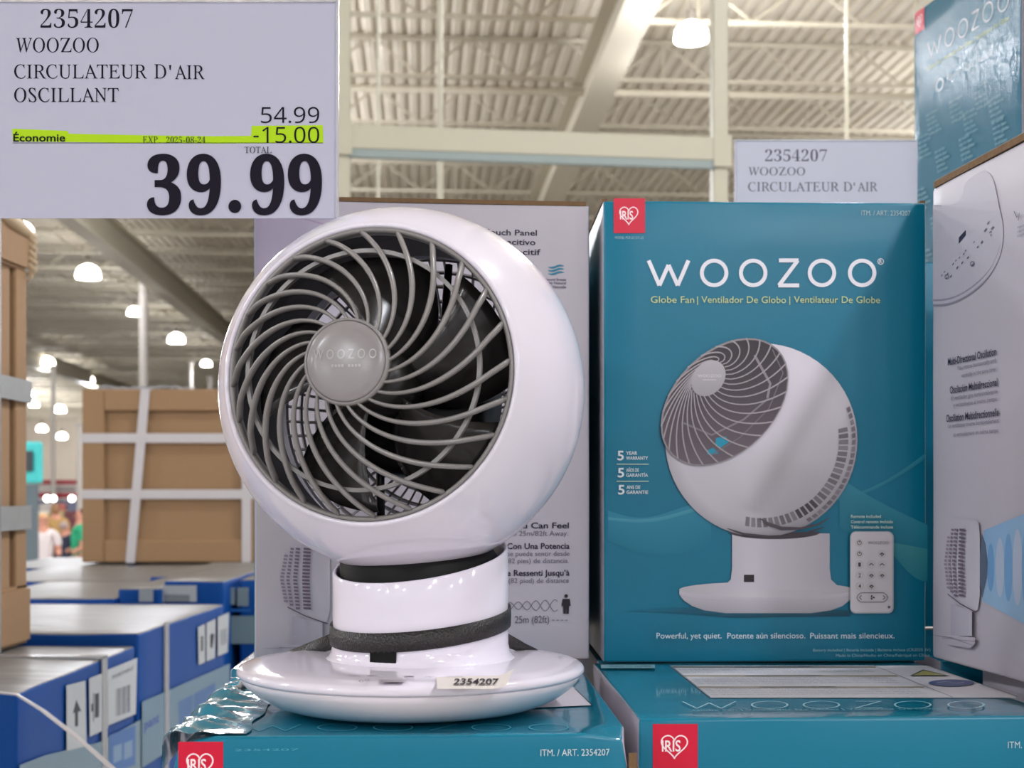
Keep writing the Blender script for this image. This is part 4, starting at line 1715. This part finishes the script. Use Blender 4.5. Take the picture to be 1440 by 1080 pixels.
# centre carton behind the fan
CD = 4.9
c0 = at(115, 791, CD)
wc = 262 / F * CD
hc = 244 / F * CD
tcn, Mc = framed_carton('large brown carton with recessed panel and white cross straps behind the fan', (c0.x, c0.y, c0.z), wc, .5, hc, R_(1), 31 / F * CD,
                        [((183 - 115) / F * CD, .055), ((346 - 115) / F * CD, 0)], [((791 - 695) / F * CD, 0), ((791 - 616) / F * CD, 0)], 13 / F * CD, M_strap)
bm = bmesh.new()
for i in range(9):
    a = Vector((.02 + i * .035, .1, hc + .004)); 
    tube(bm, [Mc @ (a + Vector((k * .02, random.uniform(-.05, .05), random.uniform(0, .012)))) for k in range(5)], .006, 5)
obj('film_wrap', bm, M_film, tcn, True)

# left carton: its right-hand side runs away from us, only the far end of it is in the picture
LXc, LYf, LYn = -.842, 2.352, 1.86
hl = .716
wl = LYf - LYn
zl = ZC - .2585
tl = thing('framed_carton', 'tall brown carton with grey bands at the left edge of the picture', 'carton', (LXc, LYn, zl), R_(90), 'tall brown cartons bound with straps')
M = Matrix(((0, -1, 0, LXc), (1, 0, 0, LYn), (0, 0, 1, zl), (0, 0, 0, 1)))
DL = .40
bm = bmesh.new()
bx(bm, (.012, .022, .012), (wl - .065, DL, hl - .02), M, .003)
obj('inner_panel', bm, M_cardb, tl)
bm = bmesh.new()
bx(bm, (wl - .052, .002, .07), (wl, .05, hl - .07), M, .004)
obj('frame_board', bm, M_cardb, tl)
bm = bmesh.new()
bx(bm, (.02, .006, .07), (wl - .070, .020, hl - .07), M, .002)
obj('frame_board', bm, M_cardb, tl)
for z0_, z1_, top in ((0, .10, False), (hl - .085, hl, True)):
    bm = bmesh.new()
    vs = bx(bm, (0, -.004, z0_), (wl + .004, DL, z1_))
    for v in vs:
        if top and v.co.x > wl * .9 and v.co.z < hl - .02:
            v.co.x -= .012
            v.co.z += .012
        v.co = M @ v.co
    bmesh.ops.bevel(bm, geom=bm.edges[:], offset=.006, segments=2, affect='EDGES')
    obj('flap', bm, M_cardb, tl)
M_band = mat('grey_band', (150, 152, 152), .4, var=.1, scale=40, alpha=.93)
def zrow(py, d):
    return (HY - py) / F * d + ZC - zl
for ya_, yb_ in ((536, 567), (711, 744)):
    bm = bmesh.new()
    za, zb2 = zrow(yb_, LYf), zrow(ya_, LYf)
    bx(bm, (-.004, -.0045, za), (wl + .003, -.0042, zb2), M)
    bx(bm, (wl + .0042, -.0045, za), (wl + .0055, DL, zb2), M)
    obj('strap', bm, M_band, tl)
bm = bmesh.new()
xs_ = (2.352 - .842 * F / 718 + 0)          # depth where the upright strap crosses the picture edge
ds_ = 2.19
bx(bm, (ds_ - LYn - .022, -.010, 0), (ds_ - LYn + .010, -.008, hl), M)
obj('strap', bm, M_film, tl)
bm = bmesh.new()
tube(bm, [M @ Vector((wl - .14 + k * .04, -.002, hl + .004 - k * .003)) for k in range(5)], [.010, .014, .013, .010, .006], 6)
for k in range(5):
    z_ = hl - .012 - k * .012
    tube(bm, [M @ Vector((wl - .010, -.003, z_)), M @ Vector((wl + .006 + .003 * (k % 2), -.006, z_ - .006)), M @ Vector((wl + .010, -.003, z_ - .016)), M @ Vector((wl + .002, .002, z_ - .028))], [.004, .008, .009, .003], 6, .5)
obj('torn_film', bm, mat('torn_paper', (196, 172, 138), .6, bump=.3, scale=80), tl, True)

# ---------------------------------------------------------------- blue boxes
M_blue = mat('blue_gloss_board', (0, 66, 138), .5, spec=.2, coat=0, bump=.05, scale=20)
M_bluetop = mat('greyish_box_lid', (112, 110, 106), .38, spec=.35, coat=0, bump=.9, scale=9, var=.12, stretch=(1, 3, 1))
M_sidegrey = mat('pale_blue_grey_print', (120, 144, 158), .4)


def blue_box(label, x0, x1, y0, y1, ztop, h, yaw=0, printed=0, bow=.006):
    t = thing('appliance_box', label, 'box', (x0, y0, ztop - h), yaw, 'blue appliance boxes stacked at the left')
    bm = bmesh.new()
    W, D = x1 - x0, y1 - y0
    M = Matrix.Translation((x0, y0, ztop - h)) @ Matrix.Rotation(yaw, 4, 'Z')

    def cr(e, p):
        if p.z > h - .001:
            e = e + Vector((0, 0, bow * math.sin(PI * min(max(p.x / W, 0), 1)) * math.sin(PI * min(max(p.y / D, 0), 1))))
        return e
    fs = carton(bm, W, D, h, M, r=.006, amp=.0025, nseg=12, crush=cr)
    for nm, fl_ in fs.items():
        for f in fl_:
            f.material_index = 1 if nm == 'top' else 0
            f.smooth = True
    obj('carton', bm, [M_blue, M_bluetop], t)
    return t, M, W, D


BXR = .021
# near pair with readable side prints
bb1, Mb, W1, D1 = blue_box('nearest blue box at the lower left with a black up arrow label', -1.27, -.659, 1.80, 2.362, ZC - .266, .42, 0)
pn = Panel(Mb @ Vector((W1, 0, 0)), (Mb.to_3x3() @ Vector((0, 1, 0))), (0, 0, 1))
WL = (176, 182, 186)
BK = (26, 34, 46)
pn.h = .0035
pn.poly([(24, 1080), (24, 1076), (60, 1062), (136, 1044), (197, 1011), (197, 1100), (24, 1140)], (110, 134, 148))
pn.poly([(90, 964), (117, 957), (118.5, 1049), (90.5, 1056)], WL)
pn.poly([(104, 984), (111, 1000), (106.5, 1001), (106.5, 1021), (102, 1022), (102, 1002), (99, 1003)], BK)
pn.poly([(122, 954), (148, 944), (149, 1024), (123, 1036)], WL)
pn.poly([(130, 976), (136, 974), (136, 1008), (130, 1010)], BK)
pn.poly([(125, 990), (128, 989), (128, 1000), (125, 1001)], BK)
pn.poly([(127.5, 974), (128.6, 974), (128.6, 1015), (127.5, 1015)], BK)
pn.poly([(148, 942), (190, 925), (188, 1004), (149, 1020)], WL)
for i in range(9):
    x = 160 + i * 2.3
    w_ = .8 + .7 * ((i * 5) % 3) / 2
    y = 969 - (x - 160) * .34
    pn.poly([(x, y), (x + w_, y - .3), (x + w_, y + 38), (x, y + 38.5)], (70, 80, 90))
pn.text('PORTABLE', 155, 184, 955, 5, (90, 98, 106), 'bold')
pn.poly([(150, 1034), (187, 1020), (187, 1075), (150, 1090)], (50, 100, 160))
for i in range(2):
    pn.poly([(156 + i * 15, 1050 - i * 5), (168 + i * 15, 1045 - i * 5), (168 + i * 15, 1068 - i * 5), (156 + i * 15, 1074 - i * 5)], (110, 140, 170))
pn.build('printed_side', P_semi, bb1)
bm = bmesh.new()
bx(bm, (W1 - .001 + .0035, .36, -.02), (W1 + .0045, .375 + .012, .424), Mb)
bx(bm, (.0, .36, .421), (W1 + .0045, .387, .4245 + .001), Mb)
obj('strap', bm, M_film, bb1)
bm = bmesh.new()
q0, q1 = at(0, 974, 1.77), at(24, 977, 1.79)
tube(bm, [at(-40, 966, 1.78), q0, q1, at(60, 999, 1.76), at(105, 1034, 1.71), at(165, 1086, 1.64), at(200, 1120, 1.6)], .0042, 6, flat=.35)
sl = obj('loose_strap', bm, M_strap, bb1, True)

bb2, Mb2, W2, D2 = blue_box('blue box behind the nearest one, its side lettered in dark blue', -1.26, -.657, 2.395, 3.02, ZC - .2462, .42, R_(-1.6), bow=.004)
pn = Panel(Mb2 @ Vector((W2, 0, 0)), (Mb2.to_3x3() @ Vector((0, 1, 0))), (0, 0, 1))
pn.h = .0035
pn.poly([(197, 987), (321, 933), (321, 1000), (197, 1080)], (100, 128, 146))
pn.poly([(276, 882), (286, 877), (286, 931), (277, 935)], WL)
pn.poly([(288, 876), (301, 870), (300, 925), (288, 930)], WL)
pn.poly([(304, 868), (320, 861), (318, 917), (304, 923)], WL)
pn.poly([(280, 895), (283, 894), (283, 915), (280, 916)], BK)
pn.poly([(293, 893), (296, 890), (299, 893), (296, 912), (293, 910)], BK)
for i in range(4):
    pn.poly([(308 + i * 2.4, 886 - i), (309 + i * 2.4, 886 - i), (309 + i * 2.4, 908 - i), (308 + i * 2.4, 908 - i)], (80, 90, 100))
pn.text('pant', 200, 221, 1027, 14, (40, 66, 150), 'bold')
pn.poly([(248, 987), (268, 977), (268, 1014), (250, 1024)], (60, 100, 150))
pn.poly([(270, 976), (300, 960), (300, 998), (270, 1012)], (58, 98, 148))
pn.build('printed_side', P_semi, bb2)
bm = bmesh.new()
bx(bm, (W2 + .001, .15, -.02), (W2 + .0045, .175, .424), Mb2)
obj('strap', bm, M_film, bb2)


def px_box(label, xa_, xb_, ytop, d, L, h=.42, yaw=0, prn=None, bow=.006):
    a_, b_ = at(xa_, ytop, d), at(xb_, ytop, d)
    t, M, W, D = blue_box(label, a_.x, b_.x, d, d + L, a_.z, h, yaw, bow=bow)
    if prn:
        pn = Panel(M @ Vector((0, 0, 0)), (M.to_3x3() @ Vector((1, 0, 0))), (0, 0, 1))
        pn.h = .0035
        for x0, y0, x1, y1, c in prn:
            pn.rect(x0, y0, x1, y1, c)
        pn.build('printed_front', P_semi, t)
    return t


px_box('blue box with a white barcode label, third row back', 231, 315, 817, 3.12, .55, prn=[(228, 823, 277, 846, (168, 174, 178))] + [(232 + i * 3, 836, 233.4 + i * 3, 846, (60, 70, 80)) for i in range(12)])
px_box('dented blue box left of the barcode box, third row back', 166, 226, 828, 3.1, .55, prn=[(196, 829, 216, 846, (150, 158, 164))])
px_box('blue box with a creased lid in the third row, furthest left', -60, 161, 842, 3.08, .6)
px_box('blue grey box in the third row, touching the white sided fan box', 336, 368, 815, 3.2, .6, prn=[(324, 826, 331, 850, (120, 138, 144)), (334, 826, 350, 852, (120, 138, 144)), (322, 856, 353, 860, (30, 90, 160)), (322, 866, 368, 905, (112, 134, 140))])
px_box('wide pale lidded blue box in the fourth row, left half', -60, 202, 818, 3.78, .8, bow=.01)
px_box('wide pale lidded blue box in the fourth row, right half', 211, 372, 811, 3.78, .8, bow=.01)
px_box('blue box in the row carrying the strapped carton, left end', -40, 163, 799, 4.68, .8, bow=.002)
px_box('blue box carrying the strapped brown carton', 170, 400, 799, 4.68, .8, bow=.002)

# ---------------------------------------------------------------- far shopping floor
def person(label, x, y, h, shirt, trousers, skin, hair, facing=0, arm=.3, hairlen=.1):
    t = thing('person', label, 'person', (x, y, 0), facing, 'shoppers far behind the boxes')
    k = h / 1.72
    M = Matrix.Translation((x, y, 0)) @ Matrix.Rotation(facing, 4, 'Z') @ Matrix.Scale(k, 4)

    def skin_mesh(name, verts, edges, rad, m, sub=1):
        me = bpy.data.meshes.new(name)
        me.from_pydata([tuple(M @ Vector(v)) for v in verts], edges, [])
        o = link(name, me, t, m)
        md = o.modifiers.new('skin', 'SKIN')
        for i, r in enumerate(rad):
            me.skin_vertices[0].data[i].radius = (r * k, r * k) if not isinstance(r, tuple) else (r[0] * k, r[1] * k)
        me.skin_vertices[0].data[0].use_root = True
        s_ = o.modifiers.new('sub', 'SUBSURF')
        s_.levels = s_.render_levels = sub
        return o
    V = [(0, 0, .95), (0, 0, 1.12), (0, 0, 1.32), (0, 0, 1.43), (0, 0, 1.50), (0, 0, 1.60), (0, 0, 1.69),
         (.17, 0, 1.38), (.22, -.02, 1.12), (.20, -.18, .95 + arm * .3), (-.17, 0, 1.38), (-.22, -.02, 1.12), (-.20, -.18, .95 + arm * .3),
         (.09, 0, .88), (.10, .0, .48), (.10, .02, .07), (.10, -.12, .03), (-.09, 0, .88), (-.10, -.03, .48), (-.10, .0, .07), (-.10, -.14, .03)]
    E_ = [(0, 1), (1, 2), (2, 3), (3, 4), (4, 5), (5, 6), (3, 7), (7, 8), (8, 9), (3, 10), (10, 11), (11, 12), (0, 13), (13, 14), (14, 15), (15, 16), (0, 17), (17, 18), (18, 19), (19, 20)]
    Rr = [.14, .13, .15, .09, .05, .085, .06, .06, .045, .032, .06, .045, .032, .085, .06, .042, .03, .085, .06, .042, .03]
    me = skin_mesh('body', V, E_, Rr, skin)
    skin_mesh('shirt', [(0, 0, .92), (0, 0, 1.12), (0, 0, 1.31), (0, 0, 1.42), (.175, 0, 1.385), (.215, -.01, 1.2), (-.175, 0, 1.385), (-.215, -.01, 1.2)],
              [(0, 1), (1, 2), (2, 3), (3, 4), (4, 5), (3, 6), (6, 7)], [.16, .15, .17, .10, .078, .068, .078, .068], shirt)
    skin_mesh('trousers', [(0, 0, .95), (.09, 0, .86), (.10, 0, .48), (.10, .02, .1), (-.09, 0, .86), (-.10, -.03, .48), (-.10, 0, .1)],
              [(0, 1), (1, 2), (2, 3), (0, 4), (4, 5), (5, 6)], [.155, .10, .075, .06, .10, .075, .06], trousers)
    skin_mesh('hair', [(0, .03, 1.72), (0, .05, 1.64), (0, .07, 1.56 - hairlen)], [(0, 1), (1, 2)], [.07, .10, .07], hair)
    b = bmesh.new()
    for s_ in (-1, 1):
        bmesh.ops.create_uvsphere(b, u_segments=8, v_segments=6, radius=.012 * k, matrix=Matrix.Translation(M @ Vector((.032 * s_, -.083, 1.615))))
    obj('eye', b, M_black, t)
    b = bmesh.new()
    bmesh.ops.create_cone(b, segments=6, radius1=.014 * k, radius2=.004 * k, depth=.04 * k, matrix=Matrix.Translation(M @ Vector((0, -.092, 1.59))))
    obj('nose', b, skin, t)
    return t


SK1 = mat('skin_warm', (206, 146, 122), .5)
PD = 19.0
q = at(61, 700, PD)
person('person with short blonde hair in a white shirt, seen above the blue boxes', q.x, PD, 1.62, mat('white_shirt', (225, 214, 212), .8), mat('navy_cloth', (40, 46, 66), .8), SK1, mat('blonde_hair', (206, 172, 112), .6), R_(25), .5, 0)
q = at(113, 700, PD + 1)
person('person in a green shirt beside the strapped carton', q.x, PD + 1, 1.68, mat('green_shirt', (44, 168, 122), .8), mat('dark_cloth', (50, 44, 50), .8), SK1, mat('brown_hair', (84, 52, 44), .6), R_(-60), .3, 0)
q = at(92, 700, PD + 2.5)
person('person in dark clothes bending between the two nearer shoppers', q.x, PD + 2.5, 1.45, mat('dark_navy', (34, 40, 60), .8), mat('dark_red_cloth', (96, 50, 54), .8), SK1, mat('grey_hair', (170, 150, 142), .6), R_(160), .3, 0)
q = at(78, 700, PD + 5)
person('person in a mustard top further down the aisle', q.x, PD + 5, 1.72, mat('mustard_shirt', (176, 140, 84), .8), mat('dark_cloth', (50, 44, 50), .8), SK1, mat('tan_hair', (150, 110, 76), .6), R_(190), .9, .05)

# racks of folded goods in the distance
def goods(label, px, py, d, w, h, dep_, cols_, nx, nz):
    a_ = at(px, py, d)
    t = thing('display_table', label, 'display table', (a_.x, d, 0))
    bm = bmesh.new()
    bx(bm, (a_.x - w / 2, d, a_.z - .05), (a_.x + w / 2, d + dep_, a_.z), None, .01)
    obj('tabletop', bm, M_cream, t)
    for sx in (-1, 1):
        for yy in (.05, dep_ - .05):
            bm = bmesh.new()
            bx(bm, (a_.x + sx * (w / 2 - .05) - .03, d + yy - .03, 0), (a_.x + sx * (w / 2 - .05) + .03, d + yy + .03, a_.z - .05))
            obj('leg', bm, M_cream, t)
    for i in range(nx):
        for j in range(nz):
            bm = bmesh.new()
            x_ = a_.x - w / 2 + (i + .5) * w / nx
            bx(bm, (x_ - w / nx * .45, d + .05, a_.z + j * h / nz + .002), (x_ + w / nx * .45, d + dep_ * .8, a_.z + (j + .92) * h / nz), None, min(.02, h / nz * .3))
            c = cols_[(i * 3 + j * 5) % len(cols_)]
            o = obj('folded_garment', bm, mat('cloth_%d_%d_%d' % c, c, .9), None, True)
            tag(o, 'folded %s garment, %s of the %s pile on the %s' % (cname(c), ('bottom', 'next up', 'top')[j] if nz == 3 else ('bottom', 'top')[j], ('leftmost', 'second', 'third', 'fourth')[i], label.split(' with')[0]), 'clothes', 'folded clothes in the distance')


def cname(c):
    return {(196, 190, 196): 'pale grey', (170, 150, 110): 'tan', (226, 196, 80): 'yellow', (60, 60, 96): 'navy', (200, 120, 110): 'salmon', (214, 206, 200): 'white', (110, 60, 66): 'maroon', (120, 126, 150): 'slate'}[c]


goods('far display table with folded clothes', 66, 748, 27.0, 1.3, .42, .8, [(196, 190, 196), (170, 150, 110), (60, 60, 96), (214, 206, 200), (110, 60, 66)], 4, 3)
goods('farther display table with piled clothes', 92, 724, 36.0, 1.4, .3, .8, [(214, 206, 200), (120, 126, 150), (170, 150, 110), (200, 120, 110), (196, 190, 196)], 4, 3)
goods('last pale display table', 60, 716, 52.0, 2.6, .35, 1.0, [(214, 206, 200), (196, 190, 196), (120, 126, 150)], 4, 2)

# red banner with pale lettering band, on the end wall
a_, b_ = at(54, 705, 60.5), at(108, 675, 60.5)
bt = thing('wall_banner', 'red and white sign band on the far wall between columns', 'sign', (a_.x, 60.5, a_.z))
bm = bmesh.new()
bx(bm, (a_.x, 60.5, a_.z), (b_.x, 60.6, b_.z), None, .02)
obj('banner_board', bm, mat('banner_white', (236, 228, 220), .6), bt)
for y0, y1 in ((675, 681), (693, 700)):
    bm = bmesh.new()
    u, v = at(54, y1, 60.47), at(108, y0, 60.47)
    bx(bm, (u.x, 60.45, u.z), (v.x, 60.49, v.z), None, .01)
    obj('red_stripe', bm, mat('banner_red', (196, 60, 72), .5), bt)
bm = bmesh.new()
for i in range(14):
    u = at(78 + i * 2.0, 690, 60.4)
    bx(bm, (u.x, 60.46, u.z), (u.x + .036, 60.49, u.z + .12), None)
obj('faint_lettering', bm, mat('banner_ink', (150, 140, 140), .6), bt)
bm = bmesh.new()
for f_ in (.1, .9):
    x_ = a_.x + (b_.x - a_.x) * f_
    tube(bm, [(x_, 60.55, 0), (x_, 60.55, a_.z + .1)], .05, 8)
obj('post', bm, M_col, bt)
# small round lamps under it
for px in (66, 75, 101):
    u = at(px, 701, 50)
    t = thing('round_lamp', 'small glowing round lamp under the red sign band, %s' % {66: 'left end', 75: 'beside the slim column', 101: 'right end'}[px], 'lamp', (u.x, 50, u.z), 0, 'round lamps below the sign band')
    bm = bmesh.new()
    bmesh.ops.create_uvsphere(bm, u_segments=16, v_segments=10, radius=.11, matrix=Matrix.Translation(u))
    obj('globe', bm, M_glow, t, True)
    bm = bmesh.new()
    tube(bm, [(u.x, 50, 0), (u.x, 50, u.z - .1)], .02, 6)
    obj('stand', bm, M_col, t)

# turquoise display board
u, v = at(26, 680, 14), at(58, 621, 14)
tb = thing('display_board', 'turquoise display board with a dark screen beside the left cartons', 'display board', (u.x, 14, 0))
bm = bmesh.new()
bx(bm, (u.x, 14, u.z), (v.x, 14.08, v.z), None, .03)
obj('board', bm, mat('turquoise_panel', (70, 206, 204), .5), tb)
bm = bmesh.new()
u2, v2 = at(26, 663, 13.98), at(46, 634, 13.98)
bx(bm, (u2.x, 13.97, u2.z), (v2.x, 14.0, v2.z), None, .01)
obj('screen', bm, mat('dark_screen', (50, 60, 66), .3), tb)
bm = bmesh.new()
u3, v3 = at(30, 705, 14), at(52, 681, 14)
bx(bm, (u3.x, 14.01, 0), (v3.x, 14.06, v3.z), None, .01)
obj('stand', bm, mat('stand_grey', (96, 110, 116), .5), tb)
